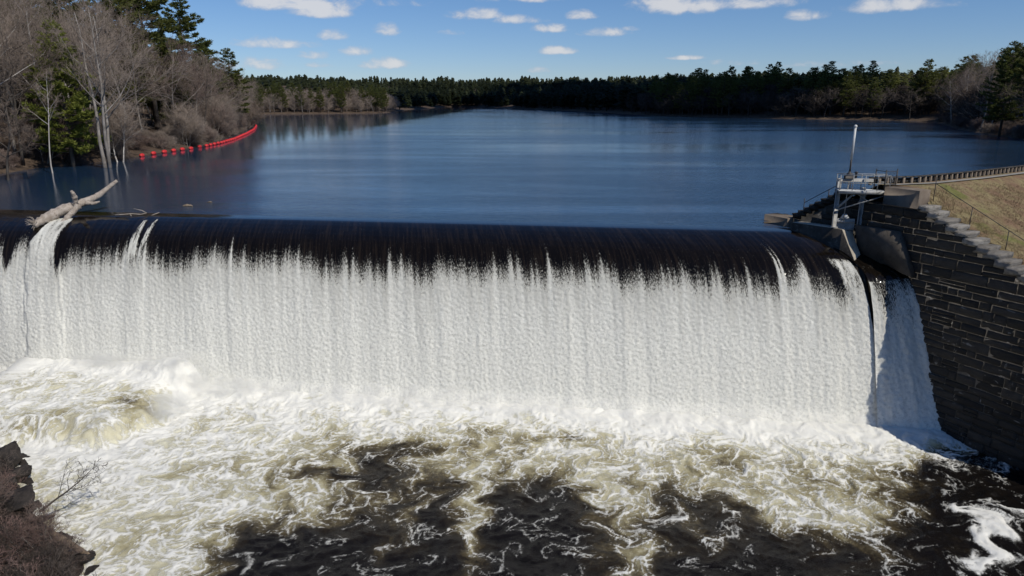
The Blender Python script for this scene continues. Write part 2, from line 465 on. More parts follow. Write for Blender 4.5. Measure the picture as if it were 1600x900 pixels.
def ground(P):
    P = np.asarray(P, float); x, y = P[:, 0], P[:, 1]
    dl = sdist(P, lake_poly); dr = sdist(P, river_poly)
    far = sstep(np.hypot(x, y), 350, 1400)
    left = sstep(-x, 20, 70) * (1 - sstep(y, 250, 420))
    right = sstep(x, 60, 110) * (1 - sstep(y, 300, 420))
    slope = .10 + .16 * left + .15 * right + .13 * far
    capz = 9 + 8 * left + 9 * right + 27 * far
    up = capz * (1 - np.exp(-np.maximum(dl, 0) * slope / capz)) + .18 * np.minimum(np.maximum(dl, 0), 1)
    up = up + fbm(x / 60, y / 60, 3, 3) * 5 * sstep(dl, 8, 60) + fbm(x / 5, y / 5, 3, 9) * .35 * sstep(dl, .5, 4)
    z = np.where(dl > 0, up, np.maximum(-4, .35 * dl))
    rz = RIV - .35 + 1.1 * sstep(dr, -.2, 1.1) + np.maximum(dr, 0) * .42 + fbm(x / 2.2, y / 2.2, 4, 5) * .9 * sstep(dr, 0, 1.5)
    low = (y < A0[1] + (x - A0[0]) * DD[1] / DD[0] + 3)
    z = np.where(low, np.where(dr > 0, np.minimum(rz, 4.0), -13.0), z)
    rel = P - W0; s = rel @ GW; b = -(rel @ NW)
    inb = (b > -2.5) & (s > -18) & (s < 60) & (b < 70)
    z = np.where(inb, np.minimum(z, np.maximum(bank_z(s, b) - 1.2, -14)), z)
    return z

def gz(x, y): return float(ground(np.array([[x, y]]))[0])

def axis_vals(bounds):
    out_ = []
    for a, b, st in bounds: out_.append(np.arange(a, b, st))
    return np.unique(np.concatenate(out_))
gx = axis_vals([(-6000, -1000, 250), (-1000, -240, 25), (-240, -130, 6), (-130, -40, 2.0), (-40, -12, .5), (-12, 0, 2.0), (0, 90, 3), (90, 200, 3), (200, 1000, 25), (1000, 6001, 250)])
gy = axis_vals([(-400, -40, 30), (-40, 20, 4), (20, 45, .6), (45, 60, 1.5), (60, 260, 2.0), (260, 560, 5), (560, 1100, 14), (1100, 2500, 70), (2500, 9001, 500)])
GX, GY = np.meshgrid(gx, gy, indexing='ij'); P = np.stack([GX.ravel(), GY.ravel()], -1)
gzv = ground(P)
tag(mk('ground', np.column_stack([P, gzv]), grid_faces(len(gx), len(gy)), M['litter'], smooth=True), kind='structure')

# ------------------------------------------------------------------ lake
m, t = material('lake_water')
pos = t.add('ShaderNodeNewGeometry').outputs['Position']
pa = t.mapping(pos, (1.0, 2.2, 1.0), (0, 0, .16))
b1 = t.noise(pa, .9, 5, .62)
b2 = t.noise(t.mapping(pos, (.35, 1.0, 1), (0, 0, .1)), .16, 3, .5)
gust = t.smooth(t.noise(t.mapping(pos, (.010, .042, 1), (0, 0, .06)), 1.0, 5, .62, .6), .32, .70)
sx = t.add('ShaderNodeSeparateXYZ', {0: pos})
shelter = t.smooth(sx.outputs[0], -52, -24)                     # calm water in the lee of the wooded left shore
gust = t.math('ADD', t.math('MULTIPLY', gust, .80), .20)
gust = t.math('MULTIPLY', gust, t.math('ADD', t.math('MULTIPLY', shelter, .93), .07))
hgt = t.math('ADD', t.math('MULTIPLY', b1, .16), t.math('MULTIPLY', b2, .25))
bn = t.add('ShaderNodeBump', {'Height': hgt, 'Distance': 1.0, 'Strength': t.math('ADD', t.math('MULTIPLY', gust, .62), .02)})
b = t.add('ShaderNodeBsdfPrincipled', {'Base Color': (.014, .036, .074), 'Roughness': t.math('ADD', t.math('MULTIPLY', gust, .10), .05), 'IOR': 1.33, 'Normal': bn.outputs[0]})
t.add('ShaderNodeOutputMaterial', {'Surface': b.outputs[0]})
M['lake'] = m
import bmesh
bm = bmesh.new()
vs = [bm.verts.new((x, y, 0)) for x, y in lake_poly]
f = bm.faces.new(vs); f.normal_update()
if f.normal.z < 0: f.normal_flip()
bmesh.ops.triangulate(bm, faces=[f])
me = bpy.data.meshes.new('lake_water'); bm.to_mesh(me); bm.free(); me.materials.append(m)
lake = bpy.data.objects.new('lake_water', me); COL.objects.link(lake); tag(lake, kind='structure')

# ------------------------------------------------------------------ water going over the dam
def u_end(r): return 60.62 + .683 * r
U0 = -22.0
NU = 1150
sv = np.concatenate([np.arange(0, 4.4, .11), np.arange(4.4, _ss[-1], .066)])
rv = np.interp(sv, _ss, _rr); zv = np.interp(sv, _ss, _zz)
ti = np.linspace(0, 1, NU)
UU = U0 + (u_end(rv)[None, :] - U0) * ti[:, None]            # (NU, NS)
SS = np.broadcast_to(sv[None, :], UU.shape); RR = np.broadcast_to(rv[None, :], UU.shape)
dr_ = np.gradient(rv, sv); dz_ = np.gradient(zv, sv)
nr = -dz_; nz = dr_                                            # outward normal in the (r, z) plane
def ucrest(px):
    p = onz(px, 332 + .031 * px)[:2]; return float((p - A0) @ DD)
UF = UU - np.interp(UU, [-22, 48, 60.5], [.34, .30, .34]) * RR          # the sheet slides a little sideways as it drops
# where the sheet breaks into white water: ragged, lower on the left half of the fall
brk = 6.25 + 1.0 * fbm(UF / 2.6, UF * 0 + 3.3, 3, 21) + .85 * fbm(UF / .55, UF * 0, 3, 22) + .5 * fbm(UF / .2, UF * 0 + 9, 2, 23)
brk = brk + np.interp(UF, [-22, 0, 8, 20, 40, 61], [-.6, -.4, -.2, -.15, .1, .25])
for px, wd, dp in [(1174, .10, 2.6), (1240, .10, .7), (1262, .08, .6), (600, .12, 1.0), (835, .1, .9), (780, .08, 1.3), (370, .06, 1.6), (1180, .06, 3.0), (1210, .35, 1.0), (1100, .15, .6)]:
    u = ucrest(px); brk = brk - dp * np.exp(-((UF - u) / wd) ** 2)
sk = np.random.RandomState(90)
for k in range(110):
    u, wd, dp = sk.uniform(-18, 60), sk.uniform(.035, .13), sk.uniform(.25, 1.3) * sk.uniform(.4, 1.0); c_ = np.abs(UF - u) < .45
    brk[c_] -= dp * np.exp(-((UF[c_] - u) / wd) ** 2)
fo = (SS - brk) / 1.45
# streaks started by the drift log and by the small branch on the crest
def streak(px0, s0, w0, w1, drift=0.0):
    u = ucrest(px0) + drift * np.maximum(SS - s0, 0); wd = w0 + (w1 - w0) * np.clip((SS - s0) / 5.5, 0, 1)
    e = np.abs(UF - u) / wd + .25 * vnoise(UF * 4, SS * .8, 31)
    return (1 - sstep(e, .70, 1.12)) * sstep(SS, s0, s0 + .5)
lg = streak(106, 2.1, .80, 1.60, -.03)
st = np.maximum(streak(229, 2.0, .12, .48, -.03), streak(245, 1.8, .09, .30, -.05))
rt = sstep(UU - (u_end(RR) - 1.15 + .25 * vnoise(UF, SS * .7, 8)), -.25, .3) * sstep(SS, 4.5, 5.5)      # white edge beside the pier
fo = np.maximum.reduce([fo, lg * (2.1 + 1.6 * fbm(UF / .3, SS * .35, 3, 33)) - .65, st * (1.25 + 1.8 * fbm(UF / .12, SS * .6, 3, 34)) - .5, rt * (1.7 + 1.5 * fbm(UF / .25, SS * .5, 3, 35)) - .75])
gap = np.exp(-((UF - ucrest(52) + .03 * (SS - 3)) / .30) ** 2) + .8 * np.exp(-((UF - ucrest(122) - .0 * (SS - 3)) / .35) ** 2)
fo = fo - 2.6 * gap * (1 - sstep(SS, 6.0, 9.2)) * sstep(SS, 2, 4)
grow = np.clip((SS - 4.0) / 6, 0, 1)
colm = fbm(UF / 1.5, SS * .05, 3, 41) * 1.2 + fbm(UF / .45, SS * .12, 2, 42) * .38
lump = fbm(UF / .19 + .8 * vnoise(UF * 1.3, SS * 1.3, 2), SS / .22 + .8 * vnoise(UF * 1.3, SS * 1.3, 6), 3, 43, .6)
wht = sstep(fo, -.1, .8)
h = .055 * colm * grow + wht * (.050 + .042 * lump) + .16 * lg * sstep(SS, 2, 5) + .03 * st + .02 * fbm(UF / .8, SS * .2, 2, 44) * sstep(SS, 1.5, 3)
h = h + .35 * sstep(zv, RIV + 1.0, RIV - .1)[None, :] * (1 + .6 * fbm(UF / 1.3, SS * 0, 2, 47))
h[:, 0] = 0
X = A0[0] + DD[0] * UU + NN[0] * (RR + nr * h); Y = A0[1] + DD[1] * UU + NN[1] * (RR + nr * h); Z = zv[None, :] + nz * h
m, t = material('falling_water')
at = t.add('ShaderNodeAttribute', attribute_name='foam').outputs['Fac']
flow = t.add('ShaderNodeAttribute', attribute_name='flow').outputs['Vector']
fn = t.noise(t.mapping(flow, (14.0, 5.0, 1)), 1.0, 6, .85)
fn2 = t.noise(t.mapping(flow, (6.0, 5.4, 1)), 1.0, 6, .80)
f0 = t.math('ADD', at, t.math('MULTIPLY', t.math('SUBTRACT', fn, .5), 5.2))
fm = t.smooth(f0, .12, .85)
thin = t.smooth(t.math('ADD', at, t.math('MULTIPLY', t.math('SUBTRACT', t.noise(t.mapping(flow, (2.2, .11, 1)), 1.0, 5, .66), .5), 6.0)), .2, 3.4)
white = t.mix(thin, (.57, .555, .495), (.79, .775, .70))
white = t.mix(t.smooth(fn2, .54, .34), white, (.52, .51, .46))
dark = t.mix(t.smooth(t.noise(t.mapping(flow, (4.5, .22, 1)), 1.0, 5, .7), .42, .75), (.004, .003, .0022), (.019, .0135, .009))
hh = t.math('ADD', t.math('MULTIPLY', fm, t.math('ADD', .35, t.math('MULTIPLY', fn2, .9))), t.math('MULTIPLY', t.noise(t.mapping(flow, (1.6, .9, 1)), 1.0, 3, .55), .12))
bn = t.add('ShaderNodeBump', {'Height': hh, 'Strength': .48, 'Distance': .09})
b = t.add('ShaderNodeBsdfPrincipled', {'Base Color': t.mix(fm, dark, white), 'Roughness': t.math('ADD', .10, t.math('MULTIPLY', fm, .65)), 'IOR': 1.33, 'Normal': bn.outputs[0],
                                      'Specular IOR Level': t.math('SUBTRACT', .42, t.math('MULTIPLY', fm, .25))})
t.add('ShaderNodeOutputMaterial', {'Surface': b.outputs[0]})
M['fall'] = m
fl = np.stack([UF.ravel(), SS.ravel(), np.zeros(UU.size)], -1)
tag(mk('waterfall', np.stack([X.ravel(), Y.ravel(), Z.ravel()], -1), grid_faces(NU, len(sv)), m, attrs={'foam': fo.ravel(), 'flow': fl}, smooth=True), kind='structure')

# the dam body under the water
g = Geo()
prof = [(r, z - .22) for r, z in zip(_rr[::16], _zz[::16])] + [(6.9, -13), (-5, -13), (-5, -2.5), (-1.4, -.25)]
for ua, ub in ((-26, 60.2),):
    P = [np.array([*(A0 + DD * ua + NN * r), z]) for r, z in prof]
    off = np.array([*(DD * (ub - ua)), 0]); g.prism(P, (0, 0, 0), off)
dam = g.build('dam', M['dark_concrete'])
tag(dam, 'long dark overflow dam standing under the sheet of falling water', 'dam')

# sluice race beside the pier and its own fall
Lp = np.array([[20.95, 45.55, -.55], [21.6, 43.6, -.95], [21.98, 42.1, -1.45], [22.12, 41.45, -1.80], [22.26, 41.0, -2.35], [22.42, 40.45, -3.9], [22.56, 39.8, -6.2], [22.68, 39.1, -8.7], [22.8, 38.3, -11.4]])
Rp = np.array([[22.0, 45.6, -.55], [23.0, 43.6, -.95], [23.85, 42.0, -1.45], [24.25, 41.25, -1.80], [24.48, 40.80, -2.35], [24.85, 40.2, -3.9], [25.3, 39.5, -6.2], [25.78, 38.7, -8.7], [26.3, 37.7, -11.4]])
def resample(P, n):
    d = np.concatenate([[0], np.cumsum(np.linalg.norm(np.diff(P, axis=0), axis=1))]); q = np.linspace(0, d[-1], n)
    return np.stack([_smooth(np.interp(q, d, P[:, k]), 7) for k in range(3)], -1), q
Lr, q = resample(Lp, 190); Rr, _ = resample(Rp, 190)
ci = np.linspace(-.12, 1.06, 60)[:, None, None]
B = Lr[None] * (1 - ci) + Rr[None] * ci
cu = np.broadcast_to(np.linspace(0, 3.0, 60)[:, None], B.shape[:2]); cs = np.broadcast_to(q[None], B.shape[:2])
lip = 4.9
fo2 = (cs - lip) * .34 - .35 + .8 * fbm(cu * 1.6, cs * .25, 3, 51) + .5 + 1.2 * np.exp(-(cu / .35) ** 2)
fo2 = np.where(cs < lip, -.55 + .8 * fbm(cu * 2, cs * 1.5, 3, 53), fo2)
h2 = (.05 * fbm(cu / .25, cs / .3, 2, 52) + .12 * fbm(cu * 1.3, cs * .15, 2, 54)) * sstep(cs, lip - .5, lip + 2) + .04 * fbm(cu * 2, cs, 3, 55)
B = B + h2[..., None] * np.array([-.25, -.8, .3])
tag(mk('sluice_fall', B.reshape(-1, 3), grid_faces(60, 190), M['fall'], attrs={'foam': fo2.ravel(), 'flow': np.stack([cu.ravel(), cs.ravel(), cs.ravel() * 0], -1)}, smooth=True), kind='structure')

# ------------------------------------------------------------------ river below the dam
rx = axis_vals([(-130, -50, 8), (-50, -34, .8), (-34, 32, .072), (32, 44, .6), (44, 131, 8)])
ry = axis_vals([(-130, 10, 7), (10, 22, .5), (22, 49, .080)])
RX, RY = np.meshgrid(rx, ry, indexing='ij')
yb = 42.35 - .16 * RX
RD = (yb - RY) * .987                                               # metres downstream of the foot of the fall
# stir the surface: carry every point back along a turbulent flow
gxs = np.linspace(-60, 60, 480); gys = np.linspace(0, 60, 240)
PX, PY = np.meshgrid(gxs, gys, indexing='ij')
psi = 1.7 * fbm(PX / 4.2, PY / 3.4, 2, 61, .5) + .40 * fbm(PX / 1.9, PY / 1.5, 2, 62, .5)
vx = np.gradient(psi, gys, axis=1); vy = -np.gradient(psi, gxs, axis=0)
def samp(G, x, y):
    fx = np.clip((x + 60) / 120 * 479, 0, 478.99); fy = np.clip(y / 60 * 239, 0, 238.99)
    i = fx.astype(int); j = fy.astype(int); a = fx - i; b = fy - j
    return (G[i, j] * (1 - a) + G[i + 1, j] * a) * (1 - b) + (G[i, j + 1] * (1 - a) + G[i + 1, j + 1] * a) * b
qx, qy = RX.copy(), RY.copy()
for k in range(14):
    qx, qy = qx - .062 * samp(vx, qx, qy), qy - .062 * samp(vy, qx, qy)
big = fbm(qx / 3.4, qy / 4.6, 3, 71)
mid = fbm(qx / 1.1, qy / 1.5, 4, 72)
# reach of the aerated water along the fall: everything on the left, fingers in the middle, almost nothing on the far right
reach = np.interp(qx, [-40, -16, -12, -8.5, -5.5, -3.2, -1.8, -.4, 2.2, 4.6, 6.2, 8, 11, 14, 17, 20, 23, 26], [40, 39, 23, 12, 9.8, 10, 13.5, 9, 9, 14, 13.5, 9.4, 10.2, 11.6, 11, 8, 3.8, 2.2])
aer = 1.02 - np.clip(RD, 0, 60) / reach * .72 + .42 * big + .18 * mid
aer = aer + .55 * np.exp(-(RD / 2.0) ** 2)
for cx, cy, a, b, k in [(-8.6, 36.2, 2.6, 1.5, -.42), (-11, 26.6, 2.8, 1.6, -.55), (-9, 33.5, 1.6, .9, -.25), (2.4, 37.6, 1.8, .6, -.28), (-24, 40.2, 2.6, 1.0, -.25), (-5.2, 27.0, 1.5, 2.5, .38),
                     (5.4, 27.5, .9, 4.0, .30), (-1.9, 31, .6, 4.0, .22), (17, 30.0, 3.8, 1.2, .18), (-21, 31.5, 3, 3, .15), (12.5, 32.5, 3.0, 1.2, .16)]:
    aer = aer + k * np.exp(-((qx - cx) / a) ** 2 - ((qy - cy) / b) ** 2)
e1 = voro(qx / .95, qy / .80, 81); e2 = voro(qx / .38 + .4 * mid, qy / .34, 82)
lace = np.maximum(np.exp(-(e1 / .13) ** 2), .75 * np.exp(-(e2 / .17) ** 2))
ridge = 1 - np.abs(fbm(qx / 1.5, qy / 1.8, 4, 73)) * 3.2
foam = 1.25 * (aer - .80) + .86 * lace * sstep(aer, -.35, .45) + .42 * ridge * sstep(aer, -.2, .5) - .185 + .36 * mid + .40 * np.exp(-(np.maximum(RD, 0) / 2.6) ** 2)
# raft of thick froth caught in the slack water by the wall
px_, py_ = qx - 22.4, qy - 28.0
raft = 1 - np.hypot((px_ * .80 - py_ * .6) / 1.25, (px_ * .6 + py_ * .80) / 3.6)
raft = raft + .8 * mid + .35 * big - .18
foam = np.maximum(foam, sstep(raft, -.25, .75) * 1.35 - .25)
tail = np.exp(-((RD - 3.4 - .9 * (26 - RX) * 0) / .9) ** 2) * sstep(RX, 22, 24)
foam = foam + .35 * tail
flk = sstep(fbm(qx / 1.6, qy / 1.2, 3, 74), -.08, .30)
foam = foam + .66 * flk * np.maximum(lace, .55 * sstep(mid, .1, .4)) * (1 - sstep(aer, .1, .6))
foam = np.where(RD < .5, np.maximum(foam, .95), foam)
# surface heights: boil at the foot, swells, standing waves; a higher pool with a ledge on the left
led = np.array([(-20.4, 47.5), (-22.6, 43.0), (-21.9, 39.4), (-23.6, 36.6), (-27.2, 36.6), (-29, 36.8)])
ledp = np.array(list(led) + [(-60, 36.8), (-60, 60), (-20.4, 60)])
sd = sdist(np.stack([RX.ravel(), RY.ravel()], -1), ledp).reshape(RX.shape)
sd = sd + .5 * fbm(RX / 1.7, RY / 1.7, 3, 91)
step = 1 - sstep(sd, -1.7, .5)
H = 1.25 * step
lipz = np.exp(-((sd + .5) / .9) ** 2)
foam = foam - .9 * lipz * sstep(RX, -29, -26) * (1 - sstep(RX, -22.5, -21)) * (.6 + .8 * mid) + .75 * np.exp(-((sd - .75) / .75) ** 2) * sstep(RX, -34, -28)
aer = aer + .5 * np.exp(-((sd - .8) / 1.2) ** 2) - .22 * lipz
act = np.exp(-np.maximum(RD, 0) / 9) * .9 + .25
H = H + act * (.9 - .5 * np.exp(-(RD / 3.0) ** 2)) * (.26 * fbm(qx / 1.9, qy / 1.7, 3, 92) + .13 * fbm(qx / .55, qy / .5, 3, 93) + .085 * np.clip(foam, 0, 1) * (1 + mid))
H = H + .34 * np.exp(-((RD - .3) / 1.5) ** 2) * (1 + .35 * fbm(RX / 1.6, RY / 1.6, 3, 94))
H = H + .05 * fbm(RX / .5, RY / .5, 2, 95) + .05 * fbm(RX / 2.5, RY / 2.0, 2, 96)
H = H + .45 * np.exp(-(((RX + 23.8) / 2.3) ** 2 + ((RY - 45.6) / 1.5) ** 2)) * (1 + .35 * fbm(RX / .8, RY / .8, 3, 97))
foam = foam + 1.4 * np.exp(-(((RX + 23.0) / 3.2) ** 2 + ((RY - 45.0) / 1.6) ** 2))
core = (RX > -36) & (RX < 34) & (RY > 18)
H = np.where(core, H, 0.0)
m, t = material('river_water')
pos = t.add('ShaderNodeNewGeometry').outputs['Position']
af = t.add('ShaderNodeAttribute', attribute_name='foam').outputs['Fac']
aa = t.add('ShaderNodeAttribute', attribute_name='aeration').outputs['Fac']
fv = t.add('ShaderNodeAttribute', attribute_name='drift').outputs['Vector']
n1_ = t.noise(pos, 4.2, 7, .78, .35)
n2_ = t.noise(pos, 15.0, 4, .75)
vo = t.add('ShaderNodeTexVoronoi', {'Vector': t.add('ShaderNodeVectorMath', {0: fv, 1: t.math('MULTIPLY', n1_, .55)}, operation='ADD').outputs[0], 'Scale': 3.6}, feature='DISTANCE_TO_EDGE').outputs['Distance']
lc = t.smooth(vo, .16, .0)
a2 = t.math('ADD', aa, t.math('MULTIPLY', t.math('SUBTRACT', n1_, .5), .55))
cr = t.add('ShaderNodeValToRGB', {0: a2})
els = cr.color_ramp.elements
els[0].position = 0.02; els[0].color = (.0075, .006, .005, 1)
els[1].position = 1.0; els[1].color = (.70, .67, .52, 1)
for p, c in ((.22, (.020, .015, .009, 1)), (.38, (.085, .066, .034, 1)), (.54, (.32, .28, .16, 1)), (.74, (.55, .51, .35, 1))):
    e = els.new(p); e.color = c
ff = t.math('ADD', af, t.math('ADD', t.math('MULTIPLY', t.math('SUBTRACT', n1_, .5), 1.25), t.math('MULTIPLY', t.math('SUBTRACT', n2_, .5), .7)))
ff = t.math('ADD', ff, t.math('MULTIPLY', lc, t.smooth(aa, -.25, .6, .10, .34)))
fmask = t.smooth(ff, .05, .78)
col = t.mix(t.math('MULTIPLY', fmask, .96), cr.outputs[0], (.81, .795, .735))
hh = t.math('ADD', t.math('MULTIPLY', n1_, .55), t.math('ADD', t.math('MULTIPLY', n2_, .22), t.math('MULTIPLY', fmask, .35)))
bn = t.add('ShaderNodeBump', {'Height': hh, 'Strength': .75, 'Distance': .11})
b = t.add('ShaderNodeBsdfPrincipled', {'Base Color': col, 'Roughness': t.math('ADD', .12, t.math('MULTIPLY', fmask, .6)), 'IOR': 1.33, 'Normal': bn.outputs[0],
                                      'Specular IOR Level': t.math('SUBTRACT', .32, t.math('MULTIPLY', fmask, .15))})
t.add('ShaderNodeOutputMaterial', {'Surface': b.outputs[0]})
M['river'] = m
fm_ = np.where(core, foam, -.4); am_ = np.where(core, aer, 0.0)
tag(mk('river_water', np.stack([RX.ravel(), RY.ravel(), RIV + H.ravel()], -1), grid_faces(len(rx), len(ry)), m,
       attrs={'foam': fm_.ravel(), 'aeration': am_.ravel(), 'drift': np.stack([qx.ravel(), qy.ravel(), np.zeros(qx.size)], -1)}, smooth=True), kind='structure')

# ------------------------------------------------------------------ stone abutment on the right
wall = thing('abutment_wall', 'dark stone block abutment wall with stepped pale capstones at the right end of the dam', 'stone wall', tuple(W(-3, .4, 0)))
ROOT = np.array(wall.location)
def st_top(s):
    """height of the stepped top along the face"""
    if s < -13.4: return .55
    if s < -9.4: return .55 + (s + 13.4) / 4.0 * 2.35
    if s < -4.3: return 2.45
    return 2.42 - .474 * (s + 4.3)
prof = [(-15.2, -13), (-15.2, .42), (-13.4, .42), (-9.4, 2.3), (-4.4, 2.3), (7.1, -3.25), (7.1, -13)]
g = Geo(); P = np.array([W(s, .028, z) for s, z in prof]) - ROOT
g.prism(P, (0, 0, 0), W(0, 1.0, 0) - W(0, .028, 0))
g.build('backing', M['mortar'], wall)
rs = random.Random(5)
def stone_mesh(seed, rough_):
    r = np.random.RandomState(seed); n = 4
    Gs = Geo(); q = np.linspace(-.5, .5, n)
    # front sheet (local -y), irregular; sides run straight back
    V = []
    for i in range(n):
        for j in range(n):
            ex = (abs(q[i]) > .49) + (abs(q[j]) > .49)
            jit = r.uniform(-1, 1, 3) * np.array([.02 if abs(q[i]) > .49 else .05, .0, .03 if abs(q[j]) > .49 else .06])
            V.append((q[i] + jit[0], -.5 + (.045 if ex else 0) * 1 + r.uniform(-.07, .04) * rough_, q[j] + jit[2]))
    F = [np.array([[i * n + j, (i + 1) * n + j, (i + 1) * n + j + 1, i * n + j + 1] for i in range(n - 1) for j in range(n - 1)])]
    ring = [i * n for i in range(n)] + [(n - 1) * n + j for j in range(1, n)] + [i * n + n - 1 for i in range(n - 2, -1, -1)] + [j for j in range(n - 2, 0, -1)]
    base = len(V)
    for k in ring: V.append((V[k][0], .5, V[k][2]))
    m_ = len(ring); F.append(np.array([[ring[(k + 1) % m_], ring[k], base + k, base + (k + 1) % m_] for k in range(m_)]))
    F.append(np.array([[base + k for k in range(m_)]]))
    o = mk('stone', V, F, M['stone'], link=False); me_ = o.data; bpy.data.objects.remove(o); return me_
stones = [stone_mesh(k, 1.9) for k in range(14)]
ang = math.atan2(GW[1], GW[0])
z = -11.9; cnt = 0
while z < 2.3:
    hgt_ = rs.choice([.38, .46, .56, .50, .42, .62]); z1 = min(z + hgt_, 2.36); zc = (z + z1) / 2
    smin = -15.1 if z > .1 else (-9.5 if z > -.3 else (-5.4 if z > -2.2 else -5.2 + (-2.0 - z) * .40))
    s = smin + rs.uniform(-.3, .2); smax = 6.2 if z1 < -2.4 else None
    while True:
        L = rs.choice([.55, .75, 1.0, 1.2, 1.45, 1.8]) * rs.uniform(.9, 1.15)
        lim = (2.42 - z1) / .474 - 4.3 + .25 if z1 < 2.42 else -4.2
        lim = min(lim, 7.0)
        if s > lim - .25: break
        e = min(s + L, lim)
        if lim - e < .4: e = lim
        if s < -9 and (st_top(s + .1) - .1 < z1 - .05): s = e; continue
        rows_ = [(z, z1)] if rs.random() > .14 or z1 - z < .4 or cnt > 255 else [(z, z + (z1 - z) * .48), (z + (z1 - z) * .48, z1)]
        for za, zb_ in rows_:
            c = W((s + e) / 2, .2, (za + zb_) / 2 + rs.uniform(-.012, .012)) - ROOT
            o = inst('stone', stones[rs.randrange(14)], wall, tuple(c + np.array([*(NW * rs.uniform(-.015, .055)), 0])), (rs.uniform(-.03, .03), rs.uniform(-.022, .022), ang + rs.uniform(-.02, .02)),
                     ((e - s) - rs.uniform(.03, .09), .42, (zb_ - za) - rs.uniform(.025, .07)))
            cnt += 1
        s = e
    z = z1
# rough capstones stepping down the bank side, coloured paler to stand for sunlight
caps = []
for k in range(5):
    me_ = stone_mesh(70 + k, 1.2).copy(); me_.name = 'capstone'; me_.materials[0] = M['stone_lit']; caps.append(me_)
for k in range(19):
    s = -4.12 + .61 * k; zt = 2.62 - .474 * (s + 4.3)
    L = .80 + rs.uniform(-.08, .12); hh_ = .40 + rs.uniform(-.04, .05)
    c = W(s + .06, .50 + rs.uniform(-.06, .08), zt - hh_ / 2 + .02 + rs.uniform(-.03, .03)) - ROOT
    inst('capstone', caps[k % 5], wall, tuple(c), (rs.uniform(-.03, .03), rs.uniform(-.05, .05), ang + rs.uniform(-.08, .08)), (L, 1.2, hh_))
for k in range(9):
    s = -13.2 + .46 * k; zt = .62 + .47 * 0 + (k + .6) * .265
    c = W(s, .45, zt - .17) - ROOT
    inst('capstone', caps[(k + 2) % 5], wall, tuple(c), (0, rs.uniform(-.02, .02), ang + rs.uniform(-.04, .04)), (.72, 1.1, .36)).data = stones[k]
g = Geo(); g.box(W(-5.5, .42, 2.86) - ROOT, (2.3, 1.05, 1.12), np.array([[*GW, 0], [*(-NW), 0], [0, 0, 1]]), .03)
g.build('concrete_cap', M['brown_concrete'], wall)
g = Geo(); g.box(W(-14.6, .1, -.32) - ROOT, (2.2, 1.3, 1.5), np.array([[*GW, 0], [*(-NW), 0], [0, 0, 1]]), .03)
g.build('footing', M['brown_concrete'], wall)

# dark concrete training wall of the sluice race
PB = np.array([*(W0 + NW * .48), 0]); gw3 = np.array([*GW, 0])
pts = [onplane(*q, PB, gw3) for q in [(1336, 352), (1372, 357), (1402, 363), (1424, 433)]]
pts += [onplane(*q, PB, gw3) for q in [(1410, 428), (1385, 414), (1360, 408), (1340, 405)]]
g = Geo(); g.prism(np.array(pts) - pts[0], (0, 0, 0), (*(-NW * .52), 0))
M['stained_concrete'] = rough_mat('stained_concrete', (.075, .062, .050), (.115, .097, .078), 1.6, .85, 14, .3, .02, (.05, .042, .034))
tw = g.build('training_wall', M['stained_concrete']); tw.location = pts[0]
tag(tw, 'dark wet concrete side wall of the sluice race below the hoist frame', 'concrete wall')

# pier between the overflow and the sluice
pier = thing('pier', 'concrete pier with a sloping tan nose between the main fall and the side fall', 'pier', (21.4, 44.3, .55))
PR0 = np.array(pier.location)
Ls = np.array([[19.23, 46.94, .55], [19.85, 46.22, .55], [20.5, 45.42, .55], [21.0, 44.80, .55], [21.41, 44.25, .55]])
Rs = Ls + np.array([.78, .34, 0]); Rs[-1] = Ls[-1] + np.array([.82, .26, -.27])
nl = onz(1342, 424, -1.8); nr_ = nl + np.array([.80, .26, -.36])
Ls = np.vstack([Ls, nl]); Rs = np.vstack([Rs, nr_])
n = len(Ls); lo = lambda Q: np.column_stack([Q[:, :2], np.full(len(Q), -3.2)])
V = np.concatenate([Ls, Rs, lo(Ls), lo(Rs)]) - PR0; i = np.arange(n - 1)
F = [np.concatenate([np.stack([i, i + 1, i + 1 + n, i + n], -1), np.stack([i + 2 * n, i + 2 * n + 1, i + 1, i], -1), np.stack([i + n, i + n + 1, i + 3 * n + 1, i + 3 * n], -1),
     np.array([[0, n, 3 * n, 2 * n], [n - 1, 3 * n - 1, 4 * n - 1, 2 * n - 1]])])]
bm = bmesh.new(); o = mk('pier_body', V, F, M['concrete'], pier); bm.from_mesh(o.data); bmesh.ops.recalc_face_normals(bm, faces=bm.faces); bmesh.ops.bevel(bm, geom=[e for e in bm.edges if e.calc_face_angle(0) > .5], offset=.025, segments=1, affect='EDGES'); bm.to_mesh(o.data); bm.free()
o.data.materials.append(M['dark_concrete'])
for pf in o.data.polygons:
    if pf.normal.z < .25: pf.material_index = 1                     # sides darker than top and nose: splash stain plus shade put into the colour
# wet dark toe of the pier under the nose and down between the two falls
top_l = nl + np.array([-.10, .1, .25]); P = []
line = [(0.0, -1.55), (.35, -2.3), (.85, -3.6), (1.45, -5.4), (2.05, -7.4), (2.6, -9.3), (3.3, -11.6)]
g = Geo(); c0 = np.array([22.02, 42.05]); c1 = np.array([22.80, 38.45])
dirp = (c1 - c0) / np.linalg.norm(c1 - c0); Lp_ = np.linalg.norm(c1 - c0)
Pp = [np.array([*(c0 + dirp * (r / 3.3) * Lp_), z_]) for r, z_ in line]
Pp += [np.array([*(c0 - dirp * 2.0), -11.6]), np.array([*(c0 - dirp * 2.0), -1.55])]
g.prism(np.array(Pp) - PR0, (*(-.13 * np.array([.9, .43])), 0), (*(.10 * np.array([.9, .43])), 0))
g.build('wet_toe', M['dark_concrete'], pier)

